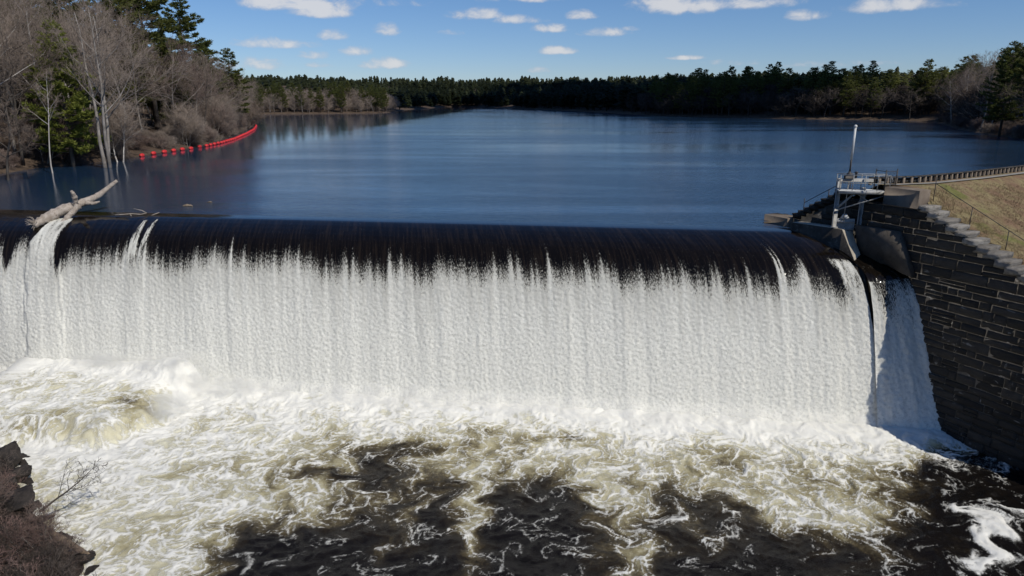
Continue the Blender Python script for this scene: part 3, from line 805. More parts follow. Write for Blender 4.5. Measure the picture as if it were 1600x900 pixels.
# hoist frame over the sluice gate
ht = thing('hoist_frame', 'grey steel gate hoist frame with platform, handrails and braces standing on the pier', 'hoist frame', (21.15, 44.90, .55), 0)
H0 = np.array(ht.location); EX = np.array([.9755, -.22, 0]); EY = np.array([.22, .9755, 0]); EZ = np.array([0, 0, 1.])
AX = np.array([EX, EY, EZ])
def hp(a, b_, z_): return EX * a + EY * b_ + EZ * (z_ - .55)
for a in (0, 1.5):
    gg = Geo(); gg.box(hp(a, 0, (0.5 + 3.75) / 2 if a == 0 else 1.95), (.24, .24, 3.25 if a == 0 else 2.5), AX, .015)
    gg.box(hp(a, 0, .58), (.42, .42, .05), AX)
    gg.build('post', M['grey_paint'], ht)
gg = Geo(); gg.box(hp(.95, 0, 3.66), (2.1, .26, .20), AX, .015); gg.build('top_beam', M['grey_paint'], ht)
gg = Geo(); gg.box(hp(1.40, -.05, 3.02), (3.0, 1.05, .05), AX, .01)
for k in range(5): gg.box(hp(.1 + k * .64, -.05, 2.95), (.06, 1.0, .10), AX)
gg.build('platform', M['white_paint'], ht)
for b_ in (-.57, .47):
    gg = Geo(); gg.box(hp(1.40, b_, 2.93), (3.0, .07, .20), AX); gg.build('side_beam', M['grey_paint'], ht)
gg = Geo(); gg.bar(hp(.05, -.10, 1.85), hp(.95, -.2, 2.85), .11); gg.bar(hp(.05, -.22, 1.75), hp(2.75, -.5, 2.80), .07); gg.bar(hp(1.1, -.14, 2.83), hp(2.35, -.14, 2.0), .06)
gg.bar(hp(1.32, .1, 2.2), hp(2.0, .5, 2.85), .08)
gg.build('brace', M['grey_paint'], ht)
for b_ in (-.54, .44):
    gg = Geo()
    for z_ in (3.52, 4.02): gg.tube([hp(-.08, b_, z_), hp(2.88, b_, z_)], .026, 6)
    gg.tube([hp(2.88, b_, 4.02), hp(3.0, b_, 3.7), hp(2.88, b_, 3.52)], .024, 6)
    for a in (-.06, .7, 1.42, 2.15, 2.86): gg.tube([hp(a, b_, 3.0), hp(a, b_, 4.02)], .024, 6)
    gg.build('handrail', M['grey_paint'], ht)
gg = Geo(); gg.box(hp(.55, 0, 3.84), (.55, .42, .18), AX, .02); gg.lathe(hp(.55, 0, 3.90), [(.16, 0), (.18, .05), (.18, .16), (.10, .22), (.08, .30)], 12)
gg.bar(hp(.55, -.1, 3.95), hp(.2, -.3, 4.0), .04)
gg.lathe(hp(.95, 0, 3.80), [(.07, 0), (.07, .3), (.11, .34), (.11, .40)], 10)
gg.build('gear_box', M['dark_steel'], ht)
gg = Geo(); gg.tube([hp(.55, 0, .9), hp(.55, 0, 3.8)], .032, 8); gg.build('gate_stem', M['grey_paint'], ht)
gg = Geo(); gg.tube([hp(.55, 0, 4.15), hp(.55, 0, 5.0)], .055, 8); gg.build('mast_foot', M['dark_steel'], ht)
gg = Geo(); gg.tube([hp(.55, 0, 4.95), hp(.55, 0, 6.95)], .075, 10); gg.lathe(hp(.55, 0, 6.95), [(.075, 0), (.11, .04), (.11, .10), (.06, .16), (.01, .18)], 10)
gg.build('stem_cover', M['white_paint'], ht, smooth=False)

gate = thing('sluice_gate', 'pale ribbed metal gate leaf set upright between the pier and the stone wall', 'sluice gate', tuple(H0 + EX * .62 + EY * .1 + EZ * -1.1))
gg = Geo(); gg.box(EZ * .62, (1.25, .07, 2.15), AX, .01); gg.build('leaf', M['grey_paint'], gate)
for k in range(4):
    gg = Geo(); gg.box(EZ * (.05 + .48 * k) - EY * .10, (1.22, .13, .08), AX); gg.build('rib', M['grey_paint'], gate)
gg = Geo(); gg.prism([EX * -.30 + EZ * 1.70 - EY * .05, EX * .30 + EZ * 1.70 - EY * .05, EX * .06 + EZ * 2.0 - EY * .05, EX * -.12 + EZ * 2.0 - EY * .05], EY * -.05, EY * .05); gg.build('lifting_lug', M['white_paint'], gate)

# ------------------------------------------------------------------ embankment right of the wall
sg = axis_vals([(-17, -9, .8), (-9, 9, .14), (9, 46, 1.4)]); bg_ = axis_vals([(.80, 14, .16), (14, 40, .8), (40, 81, 4)])
SG, BG = np.meshgrid(sg, bg_, indexing='ij')
zb = bank_z(SG, BG)
edge = np.exp(-((BG - .8) / .5))
zb = zb - .38 * edge * sstep(SG, -4.6, -4.0)
zb = _sm = zb + (.05 * fbm(SG / .9, BG / .9, 4, 101) + .10 * fbm(SG / 3, BG / 3, 2, 102)) * sstep(SG + .12 * BG, -5.6, -3.5)
BX = W0[0] + GW[0] * SG - NW[0] * BG; BY = W0[1] + GW[1] * SG - NW[1] * BG
m, t = material('dry_grass_bank')
pos = t.add('ShaderNodeNewGeometry').outputs['Position']
base = t.mix(t.smooth(t.noise(pos, .55, 5, .65), .36, .64), (.205, .130, .082), (.25, .205, .105))
base = t.mix(t.smooth(t.noise(pos, 3.2, 5, .7), .48, .72), base, (.105, .070, .045))
base = t.mix(t.math('MULTIPLY', t.smooth(t.noise(pos, .33, 3, .5), .58, .70), .7), base, (.13, .155, .035))
finish(t, base, .95, t.noise(pos, 7, 6, .75), .8, .12, spec=.15)
M['bank'] = m
tag(mk('grass_bank', np.stack([BX.ravel(), BY.ravel(), zb.ravel()], -1), grid_faces(len(sg), len(bg_))[:, ::-1], m, smooth=True), kind='structure')
def bankpt(s, b): p = W(s, b, 0); p[2] = float(bank_z(np.array(s), np.array(b))); return p
r = np.random.RandomState(11); n = 42000
s_ = r.uniform(-6.0, 6.5, n); b_ = r.uniform(.8, 1, n) + r.rand(n) ** 1.4 * 15
keep = (s_ + .12 * b_ > -5.2) & (fbm(s_ / .6, b_ / .6, 3, 104) + .35 * r.rand(n) > -.02); s_, b_ = s_[keep], b_[keep]; n = len(s_)
bp = np.stack([W0[0] + GW[0] * s_ - NW[0] * b_, W0[1] + GW[1] * s_ - NW[1] * b_, bank_z(s_, b_) - .03 - .38 * np.exp(-(b_ - .8) / .5) * sstep(s_, -4.6, -4)], -1)
hl = r.uniform(.05, .14, n); aa_ = r.uniform(0, 6.28, n); wv = np.stack([np.cos(aa_), np.sin(aa_), aa_ * 0], -1) * .009
tip = bp + np.stack([r.uniform(-.8, .8, n) * hl, r.uniform(-.8, .8, n) * hl, hl], -1); mid_ = (bp * .45 + tip * .55) + np.array([0, 0, 1]) * hl[:, None] * .18
V = np.stack([bp - wv, bp + wv, mid_ + wv * .7, mid_ - wv * .7, tip], 1).reshape(-1, 3); k = np.arange(n) * 5
M['blade'] = rough_mat('dry_grass', (.215, .145, .088), (.29, .235, .125), .35, .9, 5, .1, .01, (.15, .10, .065))
tag(mk('dry_grass', V, [np.stack([k, k + 1, k + 2, k + 3], -1), np.stack([k + 3, k + 2, k + 4], -1)], M['blade']), kind='stuff')

# low parapet along the lake edge of the embankment: capped timber lagging between short posts
pp = thing('parapet', 'low capped parapet of dark planks and short pale posts along the top of the bank', 'parapet wall', tuple(W(-6.75, 1, 3.4)))
Q0 = np.array(pp.location)
def ppt(b, z_): return W(float(np.interp(b, [0, .5, 4, 10, 18, 30, 45], [-8.1, -7.9, -7.2, -7.55, -8.5, -10.4, -13])), b, z_) - Q0
bb = np.arange(.3, 44, .62)
for k in range(len(bb) - 1):
    a, c = ppt(bb[k], 3.4), ppt(bb[k + 1], 3.4); dd_ = (c - a) / np.linalg.norm(c - a); nn_ = np.array([-dd_[1], dd_[0], 0])
    ax = np.array([dd_, nn_, EZ])
    for j in range(2):
        gg = Geo(); gg.box((a + c) / 2 + EZ * (.09 + .165 * j) + nn_ * (.10 + .004 * j), (np.linalg.norm(c - a) - .012, .06, .155), ax); gg.build('plank', M['timber'], pp)
    gg = Geo(); gg.box(a + EZ * .17, (.17, .15, .42), ax, .01); gg.build('post', M['brown_concrete'], pp)
    gg = Geo(); gg.box((a + c) / 2 + EZ * .415 + nn_ * .06, (np.linalg.norm(c - a) + .004, .30, .06), ax); gg.build('cap', M['dark_concrete'], pp)
n = 40; P1 = [ppt(b, 3.4) + Q0 for b in np.linspace(.9, 44, n)]
V = np.array([p + np.array([*GW * o_, .06]) for p in P1 for o_ in (.55, 1.05)])
kk = np.arange(n - 1) * 2; tag(mk('path', V, np.stack([kk, kk + 1, kk + 3, kk + 2], -1), M['path']), kind='structure')

# steel pipe gate with mesh at the end of the parapet
fg = thing('pipe_gate', 'small dark pipe gate with wire mesh beside the end of the parapet', 'gate', tuple(W(-5.9, .55, 3.4)))
G0 = np.array(fg.location)
ga, gb, gc = aty(1367, 285, 44.0) - G0, aty(1382.5, 287, 43.2) - G0, aty(1399.5, 288, 43.9) - G0
for p in (ga, gb, gc): p[2] = 0
for p in (ga, gb, gc):
    gg = Geo(); gg.tube([p - EZ * .15, p + EZ * 1.02], .036, 8); gg.lathe(p + EZ * 1.02, [(.04, 0), (.04, .02), (.01, .04)], 8); gg.build('post', M['dark_steel'], fg)
for z_ in (.95, .5):
    gg = Geo(); gg.tube([ga + EZ * z_, gb + EZ * z_], .022, 6); gg.build('rail', M['dark_steel'], fg)
for z0_, z1_ in ((.97, .90), (.10, .10)):
    gg = Geo(); gg.tube([gb + EZ * z0_, gc + EZ * z1_], .022, 6); gg.build('leaf_bar', M['dark_steel'], fg)
gg = Geo()
for k in range(13):
    q = k / 12; a = gb * (1 - q) + gc * q; gg.tube([a + EZ * .1, a + EZ * (.97 - .07 * q)], .004, 3, False)
for k in range(10): gg.tube([gb + EZ * (.12 + .085 * k), gc + EZ * (.12 + .08 * k)], .004, 3, False)
gg.build('wire_mesh', M['dark_steel'], fg)

# hand rail down the stepped capstones, and one on the lake side
hr = thing('stair_rail', 'thin dark steel handrail running down the grass beside the stepped capstones', 'handrail', tuple(bankpt(-4.4, 1.25)))
R0 = np.array(hr.location); tops = []
for k, s in enumerate((-4.35, -2.0, .15, 2.05, 4.0)):
    b0 = bankpt(s, 1.3) - R0; zt_ = .95
    gg = Geo(); gg.tube([b0 - EZ * .3, b0 + EZ * (zt_ + (.42 if k == 0 else .0))], .024, 6); gg.build('post', M['dark_steel'], hr); tops.append(b0 + EZ * zt_)
gg = Geo(); gg.tube(tops, .020, 6); gg.build('rail', M['dark_steel'], hr)
hr2 = thing('wing_rail', 'short thin handrail above the steps that go down into the lake', 'handrail', tuple(W(-13.1, .5, .6)))
R1 = np.array(hr2.location)
tt = []
for k, (s, z_) in enumerate(((-13.15, .75), (-11.2, 1.9), (-9.6, 2.8))):
    b0 = W(s, .55, z_) - R1; gg = Geo(); gg.tube([b0 - EZ * .3, b0 + EZ * (.85 if k else 1.1)], .028, 6); gg.build('post', M['dark_steel'], hr2); tt.append(b0 + EZ * .8)
gg = Geo(); gg.tube(tt, .022, 6); gg.build('rail', M['dark_steel'], hr2)

# ------------------------------------------------------------------ trees
def cones(P, D, L, R):
    """many thin three-sided twigs at once: base points, unit directions, lengths, radii"""
    n = len(P); ref = np.where(np.abs(D[:, 2:3]) > .8, np.array([[1., 0, 0]]), np.array([[0, 0, 1.]]))
    A = np.cross(D, ref); A /= np.linalg.norm(A, axis=1)[:, None] + 1e-9; B = np.cross(D, A)
    th = np.arange(3) * 2.0944
    V = P[:, None] + R[:, None, None] * (np.cos(th)[None, :, None] * A[:, None] + np.sin(th)[None, :, None] * B[:, None])
    V = np.concatenate([V, (P + D * L[:, None])[:, None]], 1).reshape(-1, 3); k = np.arange(n) * 4
    return V, np.concatenate([np.stack([k, k + 1, k + 3], -1), np.stack([k + 1, k + 2, k + 3], -1), np.stack([k + 2, k, k + 3], -1)])

def unit(v): return v / (np.linalg.norm(v, axis=-1, keepdims=True) + 1e-9)

def bare_tree(seed, h, spread=1.0, stems=1, clear=.30, rad=None, dens=1.0, up=.5, twigr=.013):
    r = np.random.RandomState(seed); T = Geo(); Bz = Geo(); bp_, bd_, bl_, br_ = [], [], [], []
    rad = rad or h * .011
    def path(p, d, L, n, wob, trop):
        P = [p]; d = d.copy()
        for i in range(n):
            d = unit(d + r.normal(0, wob, 3) + np.array([0, 0, trop])); P.append(P[-1] + d * L / n)
        return np.array(P), d
    def sub(P, t):
        q = t * (len(P) - 1); i = min(int(q), len(P) - 2); return P[i] + (P[i + 1] - P[i]) * (q - i), unit(P[i + 1] - P[i])
    def fan(d, az_, open_):
        a = unit(np.cross(d, [.3, .2, 1.0] if abs(d[2]) < .9 else [1.0, 0, 0])); b = np.cross(d, a)
        return unit(d * math.cos(open_) + (a * math.cos(az_) + b * math.sin(az_)) * math.sin(open_))
    for sidx in range(stems):
        lean = r.normal(0, .10, 3) if stems == 1 else np.array([math.cos(sidx * 6.28 / stems + .6), math.sin(sidx * 6.28 / stems + .6), 0]) * .17
        p0 = np.array([lean[0], lean[1], -.4]) * (2.0 if stems > 1 else .2) + np.array([0, 0, -.3 if stems > 1 else 0])
        P, d = path(p0, unit(np.array([lean[0], lean[1], 1.0])), h * r.uniform(.84, .95), 9, .07, .10)
        k = r.uniform(.8, 1.05); R = rad * k * np.linspace(1, .14, 10); R[0] *= 1.35
        T.tube(P, R, 6)
        nl_ = int(13 * (1 if stems == 1 else .8)); az0 = r.uniform(0, 6)
        for i in range(nl_):
            t_ = clear + (1 - clear) * (i + r.uniform(0, .8)) / nl_; t_ = min(t_, .97)
            b0, td = sub(P, t_); az0 += 2.4 + r.normal(0, .4)
            L1 = h * spread * (.36 * (1 - (t_ - clear) / (1 - clear)) ** .7 + .11) * r.uniform(.75, 1.2)
            P1, d1 = path(b0, fan(td, az0, r.uniform(.65, 1.15)), L1, 5, .13, .09 * up * 2)
            r1 = rad * (1 - t_ * .85) * .52; T.tube(P1, r1 * np.linspace(1, .2, 6), 4, False)
            n2 = max(3, int(8 * dens * L1 / (h * .3)))
            for j in range(n2):
                u = .22 + .78 * (j + r.rand()) / n2; u = min(u, .99); b1, td1 = sub(P1, u)
                L2 = L1 * r.uniform(.30, .55) * (1.15 - .55 * u)
                P2, d2 = path(b1, fan(td1, r.uniform(0, 6.28), r.uniform(.5, .95)), L2, 3, .16, .08)
                Bz.tube(P2, max(r1 * .30, .016) * np.linspace(1, .35, 4), 3, False)
                n3 = max(4, int(10 * dens))
                for q in range(n3):
                    v = .15 + .85 * (q + r.rand()) / n3; b2, td2 = sub(P2, min(v, .99))
                    d3 = fan(td2, r.uniform(0, 6.28), r.uniform(.35, .9)); L3 = L2 * r.uniform(.35, .7) + .15
                    bp_.append(b2); bd_.append(d3); bl_.append(L3); br_.append(twigr * 1.25)
                    for w_ in range(2):
                        f_ = r.uniform(.25, .85); bp_.append(b2 + d3 * L3 * f_); bd_.append(unit(d3 + r.normal(0, .55, 3) + [0, 0, .15])); bl_.append(L3 * r.uniform(.4, .75)); br_.append(twigr)
    V, F = cones(np.array(bp_), np.array(bd_), np.array(bl_), np.array(br_)); Bz.put(V, [F])
    return T.arrays(), Bz.arrays()

def pine_tree(seed, h, w_=.22, clear=.25, irreg=.5, tuft=.52, dens=1.25):
    r = np.random.RandomState(seed); T = Geo(); Bz = Geo(); tp, td_, ts = [], [], []
    P = np.array([[0, 0, -.4], [r.normal(0, .1), r.normal(0, .1), h * .35], [r.normal(0, .15), r.normal(0, .15), h * .7], [r.normal(0, .15), r.normal(0, .15), h]])
    T.tube(P, h * .0125 * np.array([1.2, .85, .45, .06]), 7)
    z = h * clear; az0 = r.uniform(0, 6)
    while z < h * .985:
        t_ = (z / h - clear) / (1 - clear); prof_ = (1 - t_) ** .75 * (.65 + .5 * min(1, t_ * 4)) + .04
        nb = r.randint(4, 7); sk = r.rand()
        for i in range(nb):
            if r.rand() < .16 * irreg * 2: continue
            az0 += 6.28 / nb + r.normal(0, .25); L = h * w_ * prof_ * r.uniform(1 - .55 * irreg, 1 + .35 * irreg)
            cx = np.array([np.interp(z, P[:, 2], P[:, 0]), np.interp(z, P[:, 2], P[:, 1]), z + r.uniform(-.15, .15)])
            dirh = np.array([math.cos(az0), math.sin(az0), 0]); rise = .05 + .55 * t_ + r.normal(0, .08)
            q = np.linspace(0, 1, 5)[:, None]; Pb = cx + dirh * L * q + np.array([0, 0, 1.]) * L * (rise * q - .10 * q * (1 - t_) + .12 * q ** 2)
            Bz.tube(Pb, max(.02, .012 * L + .012) * np.linspace(1, .25, 5), 3, False)
            side = np.array([-dirh[1], dirh[0], 0]); nt = max(3, int(L * 5.0 * dens))
            for k in range(nt):
                u = r.uniform(.28, 1.0); b0 = cx + dirh * L * u + np.array([0, 0, 1.]) * L * (rise * u - .10 * u * (1 - t_) + .12 * u * u)
                off = side * r.normal(0, 1) * L * .22 * (1.15 - u) + np.array([0, 0, r.uniform(-.02, .14)])
                tp.append(b0 + off); td_.append(unit(dirh * .7 + unit(off) * .5 + np.array([0, 0, .55]))); ts.append(tuft * r.uniform(.7, 1.25) * (.7 + .3 * min(1, L / 3)))
        z += max(.28, h * .030) * r.uniform(.75, 1.3)
    tp = np.array(tp); td_ = np.array(td_); ts = np.array(ts); n = len(tp); Vs, Fs = [], []; base = 0
    for k in range(12):                                           # each tuft: twelve splayed needle bundles
        d = unit(td_ + r.normal(0, .85, (n, 3)) * np.array([1, 1, .55])); s_ = unit(np.cross(d, r.normal(0, 1, (n, 3)))); L = ts * r.uniform(.8, 1.35, n)
        wd = ts[:, None] * .115
        a = tp + s_ * wd * .35; b = tp - s_ * wd * .35; c = tp + d * L[:, None] * .6 + s_ * wd; e = tp + d * L[:, None] * .6 - s_ * wd; tip_ = tp + d * L[:, None]
        Vs.append(np.stack([a, b, e, tip_, c], 1).reshape(-1, 3)); i = np.arange(n) * 5 + base; Fs.append(np.stack([i, i + 1, i + 2, i + 3, i + 4], -1)); base += n * 5
    return T.arrays(), Bz.arrays(), (np.concatenate(Vs), np.concatenate(Fs))

def tree_meshes(kind, seed, **kw):
    """trunk mesh and crown mesh of one tree form"""
    if kind == 'bare':
        bark = kw.pop('bark', 'bark_grey'); tw_ = kw.pop('twig', 'twig')
        (tv, tf), (cv, cf) = bare_tree(seed, **kw)
        a = mk('trunk', tv, tf, M[bark], smooth=True, link=False); b = mk('crown', cv, cf, M[tw_], link=False)
    else:
        nd_ = kw.pop('needle', 'needle')
        (tv, tf), (bv, bf), (nv, nf) = pine_tree(seed, **kw)
        a = mk('trunk', tv, tf, M['bark_dark'], smooth=True, link=False)
        allv = np.concatenate([bv, nv]); fs = list(bf) + [nf + len(bv)]
        b = mk('crown', allv, fs, M[nd_], link=False); b.data.materials.append(M['bark_dark'])
        nb = sum(len(f) for f in bf if True)
        mi = np.zeros(len(b.data.polygons), np.int32); mi[:nb] = 1; b.data.polygons.foreach_set('material_index', mi)
    ms = (a.data, b.data); bpy.data.objects.remove(a); bpy.data.objects.remove(b); return ms

def place_tree(name, ms, x, y, label, cat, sc=1.0, rz=0.0, group=None, tilt=(0, 0), z=None, wide=1.0):
    t_ = thing(name, label, cat, (x, y, gz(x, y) if z is None else z), 0, group)
    t_.rotation_euler = (tilt[0], tilt[1], rz); t_.scale = (sc * wide, sc * wide, sc)
    inst('trunk', ms[0], t_); inst('crown', ms[1], t_)
    return t_

R_ = random.Random(21)
BARE = [tree_meshes('bare', 100 + k, h=16.5 + 1.5 * (k % 3), spread=[1.0, .85, 1.15, .9, 1.05, .8, 1.0][k], clear=[.30, .42, .26, .36, .22, .48, .33][k], bark=['bark_grey', 'bark_dark', 'bark_grey', 'bark_pale', 'bark_grey', 'bark_grey', 'bark_dark'][k],
                    twig=['twig', 'twig_red', 'twig', 'twig', 'twig_red', 'twig', 'twig'][k]) for k in range(7)]
LOWB = [tree_meshes('bare', 140 + k, h=8.5 + k, spread=1.25, stems=3, clear=.16, rad=.075, dens=1.0, twig=['twig', 'twig_red', 'twig'][k]) for k in range(3)]
BUSH = [tree_meshes('bare', 150 + k, h=3.4, spread=1.5, stems=4, clear=.08, rad=.03, dens=.8, twigr=.010, twig=['twig_red', 'twig'][k], bark='bark_dark') for k in range(2)]
PINE = [tree_meshes('pine', 160 + k, h=[22, 20, 24, 18, 21][k], w_=[.20, .24, .19, .23, .21][k], clear=[.30, .18, .38, .12, .25][k], irreg=[.6, .5, .75, .4, .55][k], needle='needle') for k in range(5)]
PINEL = [tree_meshes('pine', 170 + k, h=15, w_=.26, clear=.14, irreg=.55, needle='needle_light', tuft=.40) for k in range(2)]
PINED = [tree_meshes('pine', 180 + k, h=20, w_=.22, clear=.16, irreg=.5, needle='needle_dark', dens=.8, tuft=.5) for k in range(3)]
PINEF = [tree_meshes('pine', 185 + k, h=20, w_=.21, clear=.20, irreg=.6, needle='needle', dens=.55, tuft=.7) for k in range(4)]
BAREF = [tree_meshes('bare', 190 + k, h=16, spread=1.0, clear=.28, dens=.62, twigr=.030, twig='twig', bark='bark_grey') for k in range(4)]

BARED = [tree_meshes('bare', 195 + k, h=15, spread=1.05, clear=.24, dens=.62, twigr=.030, twig='twig_dark', bark='bark_dark') for k in range(3)]
taken = []
def column(x, y):
    k = x / (y * math.cos(p_) + 0.0 + (CAM_H) * math.sin(p_)); return 800 + FPX * k
def near_left(x, y, d, form):
    c = column(x, y)
    where = ('left of the slender pale trunk' if c < 70 else 'between the slender pale trunk and the three-stemmed tree' if c < 150 else 'behind the three-stemmed tree' if c < 205
             else 'behind the widely spaced red floats' if c < 320 else 'behind the close-set row of red floats' if c < 385 else 'at the tip of the near left shore')
    row = 'front-row' if d < 9 else 'second-row' if d < 22 else 'back-row'
    return f'{row} {form} {where}'
FORM = ['grey spreading bare tree', 'dark-trunked bare tree', 'wide grey bare tree', 'pale-trunked bare tree', 'reddish-twigged bare tree', 'slim grey bare tree', 'dark-trunked upright bare tree']
def far_right(x, y, what):
    c = column(x, y)
    return what + (' on the far shore well left of the white mast' if c < 1150 else ' on the far shore just left of the white mast' if c < 1300 else ' on the far shore behind and right of the white mast' if c < 1420 else ' where the far shore meets the near right shore')
def far_left(x, y, what):
    c = column(x, y)
    return what + (' at the left end of the sunlit peninsula' if c < 450 else ' in the middle of the sunlit peninsula' if c < 550 else ' at the tip of the sunlit peninsula')
def free(x, y, d):
    for a, b in taken:
        if (a - x) ** 2 + (b - y) ** 2 < d * d: return False
    taken.append((x, y)); return True

def px_at(px, dist):
    """ground point seen in image column px at the given distance"""
    r = ray(px, 240); k = dist / math.hypot(r[0], r[1]); return r[0] * k, r[1] * k

# landmarks of the near left shore
big = tree_meshes('bare', 201, h=24, spread=.62, stems=3, clear=.34, rad=.30, bark='bark_grey')
x, y = px_at(166, 107); taken.append((x, y))
place_tree('bare_tree', big, x, y, 'tall grey three-stemmed bare tree at the water edge, its forked top above the green pine', 'tree', rz=1.1, z=.15)
x, y = px_at(112, 111); taken += [(x, y), px_at(104, 106), px_at(122, 106)]
place_tree('pine_tree', PINEL[0], x, y, 'bright green bushy pine behind the slender pale trunk at the left shore', 'tree', 1.28, .4, wide=1.0)
slim = tree_meshes('bare', 203, h=15, spread=.40, clear=.55, rad=.13, bark='bark_pale')
x, y = px_at(78, 102); taken.append((x, y))
place_tree('bare_tree', slim, x, y, 'slender pale bare trunk in front of the bright green pine', 'tree', 1.0, .4, tilt=(0, .05))
stub = tree_meshes('bare', 204, h=12, spread=.7, clear=.45, rad=.22, bark='bark_dark')
x, y = px_at(4, 96); taken.append((x, y))
place_tree('bare_tree', stub, x, y, 'dark bare trunk at the left edge of the photo near the waterline', 'tree', 1.0, 2.0)
for px, d, sc, k, lb in [(252, 165, 1.36, 0, 'tallest dark green pine standing above the bare trees on the left shore'), (306, 182, 1.20, 2, 'tall open-crowned pine on the skyline right of the tallest pine, left shore'),
                         (203, 158, 1.28, 1, 'broad pine left of the tallest pine, behind bare crowns on the left shore'), (372, 205, 1.0, 4, 'small pine top above the far end of the near left shore'),
                         (275, 172, 1.02, 3, 'lower broad pine directly below and between the two skyline pines'), (335, 195, .92, 0, 'pine half hidden by bare crowns right of the open-crowned pine')]:
    x, y = px_at(px, d); taken.append((x, y)); place_tree('pine_tree', PINE[k], x, y, lb, 'tree', sc * 1.04, k * 1.3, wide=1.25)
for px, d, sc, k, lb in [(70, 150, 1.35, 3, 'tall pine closing the skyline behind the slender pale trunk, far back in the left wood'), (128, 158, 1.30, 1, 'tall pine closing the skyline behind the three-stemmed tree, far back in the left wood'), (24, 140, 1.25, 0, 'pine at the upper left corner, far back in the left wood')]:
    x, y = px_at(px, d); taken.append((x, y)); place_tree('pine_tree', PINE[k], x, y, lb, 'tree', sc, k * 2.3, wide=1.2)
# leaning branchy tree reaching over the buoys
lean = tree_meshes('bare', 205, h=11, spread=1.1, stems=2, clear=.25, rad=.12, bark='bark_pale')
x, y = px_at(186, 116); taken.append((x, y))
place_tree('bare_tree', lean, x, y, 'pale bare tree leaning out over the first red buoys', 'tree', 1.0, 2.2, tilt=(.05, .55), z=.1)

def along(seg, t_):
    d = np.concatenate([[0], np.cumsum(np.hypot(*np.diff(seg, axis=0).T))]); q = t_ * d[-1]
    return np.array([np.interp(q, d, seg[:, 0]), np.interp(q, d, seg[:, 1])])
left_sh = np.array([(-80, 62), (-70, 74)] + [tuple(onz(*q)[:2]) for q in [(0, 272), (60, 262), (110, 258), (165, 252.5), (222, 244), (262, 238), (310, 229), (352, 216), (385, 203), (398, 195)]])
def scatter(seg, n, dmin, dmax, side, spacing, pick, bias=1.6, t0=0.0, t1=1.0):
    """trees inland of a shore line; side: +1 inland is left of the walking direction"""
    done = 0
    for k in range(n * 14):
        if done >= n: break
        t_ = R_.uniform(t0, t1); p = along(seg, t_); q = along(seg, min(t_ + .01, 1.0)) - along(seg, max(t_ - .01, 0)); q /= np.hypot(*q) + 1e-9
        nrm = np.array([-q[1], q[0]]) * side; d = dmin + (dmax - dmin) * R_.random() ** bias; x, y = p + nrm * d
        if sdist(np.array([[x, y]]), lake_poly)[0] < .4: continue
        if not free(x, y, spacing): continue
        pick(x, y, d); done += 1

GL = 'bare trees in the wood on the near left shore'
scatter(left_sh, 136, 1.0, 50, 1, 1.75, lambda x, y, d: (lambda k: place_tree('bare_tree', BARE[k], x, y, near_left(x, y, d, FORM[k]), 'tree', R_.uniform(.80, 1.06) * (1.28 - .30 * float(sstep(np.array(y), 90, 190)) + (.22 if d > 22 else 0)), R_.uniform(0, 6.28), GL, (R_.uniform(-.05, .05), R_.uniform(-.05, .05))))(R_.randrange(7)), 1.2)
GU = 'low bare trees along the near left waterline'
scatter(left_sh, 44, .3, 8, 1, 1.5, lambda x, y, d: place_tree('understory_tree', LOWB[R_.randrange(3)], x, y, near_left(x, y, d, 'low many-stemmed bare tree'), 'tree', R_.uniform(.6, 1.1), R_.uniform(0, 6.28), GU, (R_.uniform(-.1, .1), R_.uniform(.0, .28))), 1.2, .10, 1.0)
GS = 'bare bushes along the near left waterline'
scatter(left_sh, 88, .1, 5.5, 1, .95, lambda x, y, d: place_tree('bush', BUSH[R_.randrange(2)], x, y, near_left(x, y, d, 'bare waterline bush'), 'bush', R_.uniform(.6, 1.25), R_.uniform(0, 6.28), GS), 1.2)
GP_ = 'pines among the bare trees on the near left shore'
scatter(left_sh, 34, 6, 55, 1, 3.0, lambda x, y, d: place_tree('pine_tree', PINE[R_.randrange(5)], x, y, near_left(x, y, d, 'half-hidden green pine'), 'tree', R_.uniform(.62, .98) * (1.15 - .15 * float(sstep(np.array(y), 90, 190))), R_.uniform(0, 6.28), GP_), 1.0)

# peninsula on the far left
pen = np.array([tuple(onz(*q)[:2]) for q in [(402, 178.6), (450, 178.2), (520, 177.4), (600, 176.6), (622, 174.5)]])
GA = 'bare trees on the far left peninsula'; GB = 'pines on the far left peninsula'
scatter(pen, 44, 1, 45, 1, 2.6, lambda x, y, d: place_tree('bare_tree', BAREF[R_.randrange(4)], x, y, far_left(x, y, 'pale grey bare tree'), 'tree', R_.uniform(.65, .95), R_.uniform(0, 6.28), GA, wide=1.15), 1.5)
scatter(pen, 34, 1.5, 45, 1, 3.0, lambda x, y, d: place_tree('pine_tree', PINEF[R_.randrange(4)], x, y, far_left(x, y, 'yellow-green pine'), 'tree', R_.uniform(.7, .98), R_.uniform(0, 6.28), GB), 1.2, 0, .93)

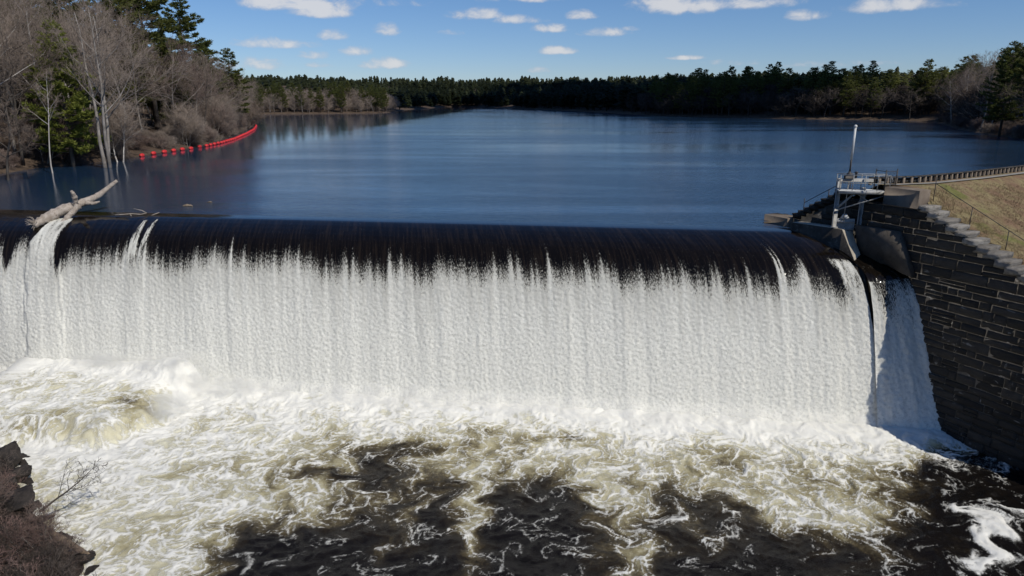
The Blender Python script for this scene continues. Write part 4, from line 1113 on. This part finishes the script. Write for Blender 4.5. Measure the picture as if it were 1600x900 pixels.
# shore running from the middle distance to the right
mid_sh = np.array([tuple(onz(*q)[:2]) for q in [(985, 178.8), (1040, 181), (1100, 183), (1240, 186), (1380, 188), (1455, 190.2)]])
GC = 'tall pines along the far right shore'; GD = 'bare trees along the far right shore'
scatter(mid_sh, 84, 5, 55, 1, 3.4, lambda x, y, d: place_tree('pine_tree', PINEF[R_.randrange(4)], x, y, far_right(x, y, 'tall dark pine'), 'tree', R_.uniform(.80, 1.22), R_.uniform(0, 6.28), GC, wide=1.2), 1.3)
scatter(mid_sh, 62, 1, 26, 1, 2.6, lambda x, y, d: place_tree('bare_tree', BARED[R_.randrange(3)], x, y, far_right(x, y, 'grey bare tree between pines'), 'tree', R_.uniform(.6, .95), R_.uniform(0, 6.28), GD, wide=1.25), 1.2)
right_sh = np.array([tuple(onz(*q)[:2]) for q in [(1462, 191), (1475, 195), (1500, 203), (1560, 212), (1605, 219)]] + [(113, 150)])
GE = 'pines on the near right shore'; GF = 'bare trees on the near right shore'
for px, d, sc, k in [(1556, 214, 1.12, 1), (1594, 200, 1.16, 0)]:
    x, y = px_at(px, d); taken.append((x, y)); place_tree('pine_tree', PINE[k], x, y, ['big round-topped pine rising highest on the near right shore', 'tall pine at the right edge of the photo on the near right shore'][px > 1570], 'tree', sc, px)
scatter(right_sh, 26, 4, 36, 1, 3.0, lambda x, y, d: place_tree('pine_tree', PINE[R_.randrange(5)], x, y, 'green pine on the wooded slope of the near right shore', 'tree', R_.uniform(.75, 1.1), R_.uniform(0, 6.28), GE), 1.0)
scatter(right_sh, 62, .6, 36, 1, 1.9, lambda x, y, d: place_tree('bare_tree', BARE[R_.randrange(7)], x, y, 'grey-brown bare tree on the wooded slope of the near right shore', 'tree', R_.uniform(.8, 1.2), R_.uniform(0, 6.28), GF), 1.2)
scatter(right_sh, 30, .1, 5, 1, 1.2, lambda x, y, d: place_tree('bush', BUSH[R_.randrange(2)], x, y, 'bare bush at the waterline of the near right shore', 'bush', R_.uniform(.6, 1.2), R_.uniform(0, 6.28), 'bare bushes along the near right waterline'), 1.2)

# the far woods that read as one mass
r = np.random.RandomState(77); parts_v, parts_f = [], []
def simple_conifer(seed):
    rr = np.random.RandomState(seed); G_ = Geo(); h = 1.0
    for k in range(6):
        z0 = .12 + .14 * k; rad_ = .20 * (1 - z0 ** 2) ** .9 + .03; n_ = 9; th = np.arange(n_) * 6.283 / n_ + rr.rand()
        ro = rad_ * rr.uniform(.5, 1.25, n_); ring = np.stack([np.cos(th) * ro, np.sin(th) * ro, z0 + rr.uniform(-.03, .04, n_)], -1)
        V = np.vstack([ring, [[rr.normal(0, .01), rr.normal(0, .01), min(z0 + rr.uniform(.14, .24), 1.0)]]]); i = np.arange(n_)
        G_.put(V, [np.stack([i, (i + 1) % n_, i * 0 + n_], -1)])
    return G_.arrays()
def branchy_conifer(seed):
    rr = np.random.RandomState(seed); G_ = Geo(); G_.tube([[0, 0, 0], [.004, .003, .5], [0, 0, .98]], [.013, .008, .002], 4, False); zs = np.linspace(.16, .97, 13)
    for z0 in zs:
        n_ = 7; a = rr.uniform(0, 6.28) + np.arange(n_) * .9 + rr.normal(0, .2, n_); L = (.19 * (1 - z0 ** 2.6) + .03) * rr.uniform(.5, 1.25, n_)
        d = np.stack([np.cos(a), np.sin(a), rr.uniform(-.05, .45, n_)], -1); sd_ = np.stack([-np.sin(a), np.cos(a), a * 0], -1); b0 = np.tile([0, 0, 1.0], (n_, 1)) * (z0 + rr.uniform(-.02, .02, n_))[:, None]
        w1 = L[:, None] * rr.uniform(.22, .40, (n_, 1)); m0 = b0 + d * L[:, None] * .55; up_ = np.array([0, 0, 1.]) * L[:, None] * .22
        V = np.stack([b0, m0 + sd_ * w1 - up_ * .3, b0 + d * L[:, None], m0 - sd_ * w1 - up_ * .3, m0 + up_], 1).reshape(-1, 3); q = np.arange(n_) * 5
        G_.put(V, [np.concatenate([np.stack([q, q + 1, q + 4], -1), np.stack([q + 1, q + 2, q + 4], -1), np.stack([q + 2, q + 3, q + 4], -1), np.stack([q + 3, q, q + 4], -1)])])
    return G_.arrays()
SIMPC = [branchy_conifer(350 + k) for k in range(6)]
SIMP = [simple_conifer(300 + k) for k in range(6)]
def simple_bare(seed):
    rr = np.random.RandomState(seed); G_ = Geo(); n_ = 70
    G_.tube([[0, 0, 0], [.01, .01, .5], [0, .02, .9]], [.014, .009, .003], 4, False)
    zb_ = rr.uniform(.12, .8, n_); a = rr.uniform(0, 6.28, n_); up_ = rr.uniform(.35, 1.3, n_); D = unit(np.stack([np.cos(a), np.sin(a), up_], -1)); L = .34 * (1.05 - zb_) * rr.uniform(.6, 1.2, n_) + .08
    v, f = cones(np.stack([a * 0, a * 0, zb_], -1), D, L, np.full(n_, .006)); G_.put(v, [f])
    k = np.repeat(np.arange(n_), 4); Pb = np.stack([a * 0, a * 0, zb_], -1)[k] + D[k] * (L[k] * rr.uniform(.2, .9, len(k)))[:, None]
    v, f = cones(Pb, unit(D[k] + rr.normal(0, .6, (len(k), 3)) + [0, 0, .2]), L[k] * rr.uniform(.25, .55, len(k)), np.full(len(k), .0042)); G_.put(v, [f])
    return G_.arrays()
SIMPB = [simple_bare(330 + k) for k in range(5)]
def far_wood(name, n, area, hrange, mat, keepf, forms=None):
    forms = forms or SIMP
    vs_, fs_, base = [], [], 0
    az_ = r.uniform(area[0], area[1], n * 3); di = np.sqrt(r.uniform(area[2] ** 2, area[3] ** 2, n * 3)); x = np.sin(az_) * di; y = np.cos(az_) * di
    ok = (sdist(np.stack([x, y], -1), lake_poly) > 3) & keepf(x, y); x, y = x[ok][:n], y[ok][:n]; zg = ground(np.stack([x, y], -1)); roll = fbm(x / 55, y / 90, 3, 205)
    for k in range(len(x)):
        v, f = forms[k % len(forms)]; f = [g_ for g_ in f]; hh_ = hrange[0] + (hrange[1] - hrange[0]) * min(1.0, max(0.0, .55 + .75 * roll[k] + r.uniform(-.22, .22))); a = r.uniform(0, 6.28); c, s_ = math.cos(a), math.sin(a); wd = r.uniform(1.0, 1.75)
        q = np.stack([(v[:, 0] * c - v[:, 1] * s_) * wd, (v[:, 0] * s_ + v[:, 1] * c) * wd, v[:, 2]], -1) * hh_ + np.array([x[k], y[k], zg[k] - .5])
        vs_.append(q); fs_ += [g_ + base for g_ in f]; base += len(v)
    by = {}
    for g_ in fs_: by.setdefault(g_.shape[1], []).append(g_)
    return tag(mk(name, np.concatenate(vs_), [np.concatenate(q) for q in by.values()], M[mat]), kind='stuff')
dg = math.radians
shore_band = lambda lo_, hi_: (lambda x, y: (lambda d: (d > lo_) & (d < hi_))(sdist(np.stack([x, y], -1), lake_poly)))
far_wood('far_pine_woods', 1300, (dg(-9), dg(16), 480, 1250), (10, 21), 'needle_dark', shore_band(3, 160), SIMPC)
far_wood('distant_woods', 2600, (dg(-34), dg(42), 620, 2000), (10, 21), 'needle_dark', shore_band(10, 900))
rgt = lambda lo_, hi_, f_: (lambda x, y: (lambda d: (d > lo_) & (d < hi_))(sdist(np.stack([x, y], -1), lake_poly)) & f_(x, y))
beyond = lambda x, y: (x > 30) & (y > 200)
far_wood('bare_woods', 1150, (dg(9), dg(37), 230, 640), (9, 16), 'twig_dark', rgt(2, 75, beyond), SIMPB)
far_wood('right_pine_woods', 420, (dg(9), dg(37), 230, 640), (12, 19), 'needle', rgt(22, 110, beyond), SIMPC)
far_wood('peninsula_woods', 330, (dg(-24), dg(-9), 440, 620), (9, 14), 'twig', rgt(2, 90, lambda x, y: x < -80), SIMPB)
far_wood('left_woods', 420, (dg(-50), dg(-18), 90, 300), (9, 15), 'twig', rgt(22, 90, lambda x, y: (x < -60) & (y < 300)), SIMPB)
far_wood('right_bare_woods', 420, (dg(30), dg(52), 140, 330), (9, 15), 'twig', rgt(5, 80, lambda x, y: (x > 100) & (y > 95)), SIMPB)

# a fair-weather cloud high up on the sunny side; its shadow lies over the far middle of the lake shore
cr_ = np.random.RandomState(3); cg = Geo()
ico = bmesh.new(); bmesh.ops.create_icosphere(ico, subdivisions=3, radius=1.0); iv = np.array([v.co[:] for v in ico.verts]); iff = np.array([[v.index for v in f.verts] for f in ico.faces]); ico.free()
cc_ = np.array([62, 690, 0]) + SUN / SUN[2] * 760
for k in range(70):
    a = cr_.uniform(0, 6.28); q = math.sqrt(cr_.rand()); rr_ = cr_.uniform(34, 80) * (1.15 - .5 * q)
    c = cc_ + np.array([math.cos(a) * q * 165, math.sin(a) * q * 345, cr_.uniform(-6, 22)])
    n_ = 1 + .22 * fbm(iv[:, 0] * 2 + k, iv[:, 1] * 2 + iv[:, 2] * 2.3, 3, k)
    v = iv * n_[:, None] * rr_; v[:, 2] = np.where(v[:, 2] < 0, v[:, 2] * .35, v[:, 2] * .75); cg.put(c + v, [iff])
m, t = material('cloud_white'); b = t.add('ShaderNodeBsdfDiffuse', {'Color': (.9, .9, .9)}); t2 = t.add('ShaderNodeBsdfTranslucent', {'Color': (.9, .9, .9)})
t.add('ShaderNodeOutputMaterial', {'Surface': t.add('ShaderNodeMixShader', {0: .35, 1: b.outputs[0], 2: t2.outputs[0]}).outputs[0]}); M['cloud'] = m
tag(cg.build('clouds', m, smooth=True), kind='stuff')

# ------------------------------------------------------------------ red float boom
sb = material('boom_cable'); finish(sb[1], (.03, .03, .03), .6); M['cable'] = sb[0]
bpx = [(222, 244.5), (240, 241.5), (257, 239), (271.5, 236.8), (285, 235), (298.5, 233), (312, 230.8)]
tail_ = [(323, 229), (345, 224.5), (365, 218.5), (385, 210), (397, 203), (400.5, 197.5), (398.5, 194.8)]
tp_ = np.array([onz(*q) for q in tail_]); dpx = np.concatenate([[0], np.cumsum(np.linalg.norm(np.diff(tp_, axis=0), axis=1))])
bpts = [onz(*q) for q in bpx]
for q in np.arange(0, dpx[-1], 2.5): bpts.append(np.array([np.interp(q, dpx, tp_[:, k]) for k in range(3)]))
prof_b = [(.05, -.62), (.10, -.60), (.24, -.50), (.30, -.36), (.34, -.12), (.34, .12), (.30, .36), (.24, .50), (.10, .60), (.05, .62)]
gb_ = Geo(); gb_.lathe((0, 0, 0), prof_b, 14, (1, 0, 0)); body = gb_.build('float', M['red_plastic'], smooth=True, link=False).data
gb_ = Geo(); gb_.lathe((0, 0, 0), [(.06, -.68), (.06, .68)], 8, (1, 0, 0)); lug = gb_.build('end_lug', M['cable'], link=False).data
for k, p in enumerate(bpts):
    d = bpts[min(k + 1, len(bpts) - 1)] - bpts[max(k - 1, 0)]
    b_ = thing('buoy', 'red float of the boom strung along the near left shore', 'buoy', (p[0], p[1], .16 + R_.uniform(-.04, .05)), math.atan2(d[1], d[0]) + R_.uniform(-.12, .12), 'red floats of the boom along the left shore')
    if k < 7: b_['label'] = ['first red float of the boom, nearest the muddy bank at the left', 'second red float of the boom, partly behind bare twigs', 'third red float of the boom, counted from the left bank', 'fourth widely spaced red float from the left bank', 'fifth widely spaced red float from the left bank', 'sixth widely spaced red float from the left bank', 'seventh red float from the left bank, last before the close-set row'][k]
    inst('float', body, b_); inst('end_lug', lug, b_)
gb_ = Geo(); gb_.tube(np.array(bpts) + np.array([0, 0, .10]), .035, 5); tag(gb_.build('boom_cable', M['cable']), 'dark cable that ties the row of red floats together', 'cable')

# ------------------------------------------------------------------ drift log hung up on the crest
def branchy(G_, P, R, sides=9, seed=0, knob=.12):
    rr = np.random.RandomState(seed); P = np.asarray(P, float); q = np.linspace(0, len(P) - 1, 6 * len(P)); i = np.arange(len(P))
    PP = np.stack([_smooth(np.interp(q, i, P[:, k]), 5) for k in range(3)], -1); RR_ = np.interp(q, i, R) * (1 + knob * rr.normal(0, 1, len(q)))
    n0 = G_.n; G_.tube(PP, RR_, sides); V = G_.V[-1]; G_.V[-1] = V + rr.normal(0, .05, V.shape) * np.repeat(RR_, sides)[:, None]
lx = thing('drift_log', 'bleached grey drift log with a broken stub caught on the dam crest at the left', 'log', tuple(aty(118, 322, 53.5)))
L0 = np.array(lx.location)
yl = [51.4, 52.2, 53.2, 54.3, 55.0, 55.8, 56.3]
pl_ = [(52, 353), (72, 341), (100, 327), (128, 317), (150, 308), (165, 297), (183, 282)]
G_ = Geo(); branchy(G_, [aty(a, b, y) - L0 for (a, b), y in zip(pl_, yl)], [.28, .38, .40, .30, .25, .20, .12], 12, 1, .08); G_.build('trunk', M['driftwood'], lx, smooth=True)
G_ = Geo(); branchy(G_, [aty(a, b, y) - L0 for (a, b), y in zip([(116, 321), (118, 312), (114, 302), (111, 298)], [53.7, 53.5, 53.2, 53.1])], [.26, .20, .15, .10], 8, 2); G_.build('stub', M['driftwood'], lx, smooth=True)
G_ = Geo(); branchy(G_, [aty(a, b, y) - L0 for (a, b), y in zip([(122, 322), (112, 333), (102, 343), (94, 349)], [53.6, 53.0, 52.4, 52.0])], [.26, .24, .17, .10], 8, 3); G_.build('limb', M['driftwood'], lx, smooth=True)
G_ = Geo(); branchy(G_, [aty(a, b, y) - L0 for (a, b), y in zip([(133, 317), (146, 318), (156, 315)], [54.2, 54.4, 54.6])], [.20, .15, .06], 7, 4); G_.build('broken_limb', M['driftwood'], lx, smooth=True)
G_ = Geo(); rr = np.random.RandomState(8)
for k in range(30):
    e = aty(52 + rr.uniform(-14, 4), 352 + rr.uniform(-14, 12), 51.2 + rr.uniform(-.5, .3)) - L0; a = aty(58, 349, 51.6) - L0
    G_.tube([a, (a + e) / 2 + rr.normal(0, .08, 3), e], [.08 if k < 4 else .035, .04 if k < 4 else .02, .008], 5)
G_.build('roots', M['driftwood'], lx)
bt = thing('drift_branch', 'thin bare drift branch lying along the dam crest right of the big log', 'branch', tuple(aty(215, 335, 53.2)))
B0 = np.array(bt.location)
for nm, pts_, rr_ in [('stem', [(180, 336), (195, 335), (205, 334), (220, 335), (229, 333)], .055), ('fork', [(229, 333), (222, 329), (209, 326)], .045), ('twig', [(204, 334.5), (206, 341)], .035), ('tip', [(232, 340), (238, 336), (249, 332)], .05)]:
    G_ = Geo(); q = [aty(a, b, 53.2 + .006 * (a - 215)) - B0 for a, b in pts_]; G_.tube(q, np.linspace(rr_, rr_ * .5, len(q)), 6); G_.build(nm, M['driftwood'], bt)
fd = Geo(); c = onz(294, 322.5, 0); branchy(fd, [(-.45, 0, .03), (-.1, .05, .07), (.40, -.05, .04)], [.06, .14, .04], 8, 5); branchy(fd, [(0, .05, .06), (.2, .2, .12)], [.06, .03], 6, 6)
o = fd.build('driftwood_chunk', M['log_brown'], smooth=True); o.location = c; tag(o, 'small chunk of driftwood floating just behind the dam crest', 'driftwood')
fd = Geo(); branchy(fd, [(-.22, 0, .02), (0, .03, .05), (.2, 0, .03)], [.03, .07, .03], 6, 7); o = fd.build('driftwood_chunk', M['log_brown'], smooth=True); o.location = onz(328, 316.5, 0); tag(o, 'tiny bit of driftwood floating right of the larger chunk', 'driftwood')

# ------------------------------------------------------------------ rocks, brush, log and sapling on the near left bank
def rock_mesh(seed):
    rr = np.random.RandomState(seed); b = bmesh.new(); bmesh.ops.create_icosphere(b, subdivisions=4, radius=1.0); v = np.array([q.co[:] for q in b.verts]); f = np.array([[q.index for q in fc.verts] for fc in b.faces]); b.free()
    for k in range(14):                                            # facets cut off like split ledge rock
        nrm = unit(rr.normal(0, 1, 3)); d = rr.uniform(.42, .72); e = v @ nrm - d; v = v - np.where(e > 0, e, 0)[:, None] * nrm * .92
    v = v * (1 + .16 * fbm(v[:, 0] * 3.5 + seed, v[:, 1] * 3.5 + v[:, 2] * 3, 4, seed))[:, None]
    o = mk('rock', v, f, M['rock'], link=False); q = o.data; bpy.data.objects.remove(o); return q
ROCK = [rock_mesh(400 + k) for k in range(6)]
ri = 0
for px, py, z_, sx_, sy_, sz_, lb in [(6, 705, -9.9, 1.3, .9, .9, 'dark ledge rock at the left edge where the upper pool spills over'), (22, 735, -10.3, .9, .8, .7, 'dark wet rock just below the topmost ledge rock at the left edge'), (38, 768, -10.6, .7, .6, .5, 'small dark rock beside the foam left of the leaning sapling'),
                                      (3, 765, -10.0, 1.1, .9, .7, 'brownish rock at the left edge under the ledge rocks'), (84, 812, -10.7, .8, .7, .45, 'dark rock at the foot of the leaning sapling'), (98, 838, -10.8, .7, .6, .4, 'dark rock touching the foam beside the fallen tan log'),
                                      (30, 808, -10.0, 1.3, 1.0, .5, 'flat brown rock above the brush on the left bank'), (128, 878, -10.9, .6, .5, .35, 'low wet rock at the lower end of the fallen tan log'), (16, 690, -9.8, .8, .7, .6, 'dark rock at the very top of the left bank in the spray')]:
    c = onz(px, py, z_); c[2] = gz(c[0], c[1]) + .12; o = inst('rock', ROCK[ri % 6], None, tuple(c), (R_.uniform(-.3, .3), R_.uniform(-.3, .3), R_.uniform(0, 6)), (sx_, sy_, sz_)); ri += 1; tag(o, lb, 'rock')
lg_ = Geo(); a, b = onz(88, 838, -10.2), onz(138, 868, -10.6); branchy(lg_, [a - (b - a) * .5, a, (a + b) / 2 + np.array([0, 0, .06]), b], [.16, .15, .13, .10], 8, 9, .06); o = lg_.build('fallen_log', M['log_brown'], smooth=True); V0 = np.array(a)
o.data.transform(__import__('mathutils').Matrix.Translation((-a[0], -a[1], -a[2]))); o.location = a; tag(o, 'tan fallen log lying on the brushy left bank by the water', 'log')
sapl = bare_tree(501, h=4.6, spread=.8, clear=.30, rad=.07, up=.4, dens=.35, twigr=.009)
ms = (mk('trunk', *sapl[0], M['bark_dark'], link=False).data, mk('crown', *sapl[1], M['bark_dark'], link=False).data)
c = onz(64, 797, -10.3); place_tree('sapling', ms, c[0], c[1], 'dark bare sapling leaning from the left bank out over the foam', 'sapling', .80, .5, tilt=(.15, .88), z=-10.3)
GBB = 'bare bushes on the near left bank below the dam'
BRUSH = [tree_meshes('bare', 155 + k, h=3.6, spread=1.3, stems=4, clear=.10, rad=.032, dens=.38, twigr=.012, up=.2, twig=['twig_rust', 'twig_dark', 'twig_red', 'twig_dark'][k], bark=['bark_grey', 'bark_dark'][k % 2]) for k in range(4)]
bk = 0
for k in range(400):
    if bk >= 44: break
    px, py = R_.uniform(-120, 125), R_.uniform(735, 990)
    if px > 105 - max(0, (860 - py)) * 1.0: continue
    c = onz(px, py, -10.2)
    if sdist(c[None, :2], river_poly)[0] < .35: continue
    if not free(c[0], c[1], .5): continue
    place_tree('bush', BRUSH[bk % 4], c[0], c[1], ['tangled bare reddish bush', 'tangled dark bare bush'][bk % 2] + (' beside the fallen tan log' if 60 < px < 125 and py > 800 else ' at the left edge, below the ledge rocks' if py < 840 else ' low on the near left bank'), 'bush', R_.uniform(.34, .66), R_.uniform(0, 6.28), GBB, (R_.uniform(-.5, .5), R_.uniform(-.3, .8))); bk += 1

# ------------------------------------------------------------------ spray hanging at the foot of the fall
m, t = material('spray')
tc_ = t.add('ShaderNodeTexCoord').outputs['Object']; wp_ = t.add('ShaderNodeNewGeometry').outputs['Position']
ln = t.add('ShaderNodeVectorMath', {0: tc_}, operation='LENGTH').outputs['Value']
dn = t.math('MULTIPLY', t.smooth(ln, 1.0, .25), t.smooth(t.noise(wp_, .8, 4, .6), .36, .68))
pv = t.add('ShaderNodeVolumePrincipled', {'Color': (.97, .97, .96), 'Density': t.math('MULTIPLY', dn, 1.6), 'Anisotropy': .2})
t.add('ShaderNodeOutputMaterial', {'Volume': pv.outputs[0]}); M['spray'] = m
pm = mk('spray', iv, iff, m, link=False).data
for c, r3 in [((-23.2, 44.8, -9.3), (3.6, 1.8, 1.5)), ((-19.8, 44.2, -10.3), (3.2, 1.5, .9)), ((-25.6, 38.4, -10.2), (3.2, 1.6, 1.0)), ((-28.8, 46.4, -9.4), (4.2, 1.6, 1.1)), ((-22.2, 40.6, -10.2), (1.8, 2.4, 1.0))]:
    tag(inst('spray', pm, None, c, (0, 0, -.15), r3), kind='stuff')
fb = Geo()
ub = np.linspace(14, 64, 52); rows = []
for u in ub:
    c = A0 + DD * u; rows.append([(*(c + NN * 5.7), -11.0), (*(c + NN * 6.3), -9.9 + .25 * math.sin(u * 1.7)), (*(c + NN * 7.2), -9.75 + .25 * math.sin(u * 2.3 + 1)), (*(c + NN * 8.6), -10.45), (*(c + NN * 9.4), -11.2), (*(c + NN * 6), -11.3)])
V = np.array(rows).reshape(-1, 3); n_, k_ = len(ub), 6; i = np.arange(n_ * k_).reshape(n_, k_); j = np.roll(i, -1, 1)
fb.put(V, [np.stack([i[:-1], j[:-1], j[1:], i[1:]], -1).reshape(-1, 4), i[0][::-1][None], i[-1][None]])
m2, t = material('foot_mist'); tc_ = t.add('ShaderNodeTexCoord').outputs['Object']
pv = t.add('ShaderNodeVolumePrincipled', {'Color': (.97, .97, .97), 'Density': t.smooth(t.noise(tc_, .9, 4, .6), .38, .75, 0.0, .85), 'Anisotropy': .2})
t.add('ShaderNodeOutputMaterial', {'Volume': pv.outputs[0]})
tag(fb.build('foot_mist', m2), kind='stuff')
for k, (px, py) in enumerate([(44, 748), (58, 785), (70, 806), (110, 848), (118, 862), (142, 884), (36, 722), (20, 790), (50, 820)]):
    c = onz(px, py, -10.8); o = inst('rock', ROCK[(k * 2 + 1) % 6], None, (c[0], c[1], max(gz(c[0], c[1]), -11.1) + .05), (k * .7, k * 1.3, k * 2.1), (.42 + .05 * (k % 3), .34, .26 + .04 * (k % 2)))
    tag(o, 'small dark broken rock at the water edge of the near left bank', 'rock', 'small broken rocks along the near left bank')
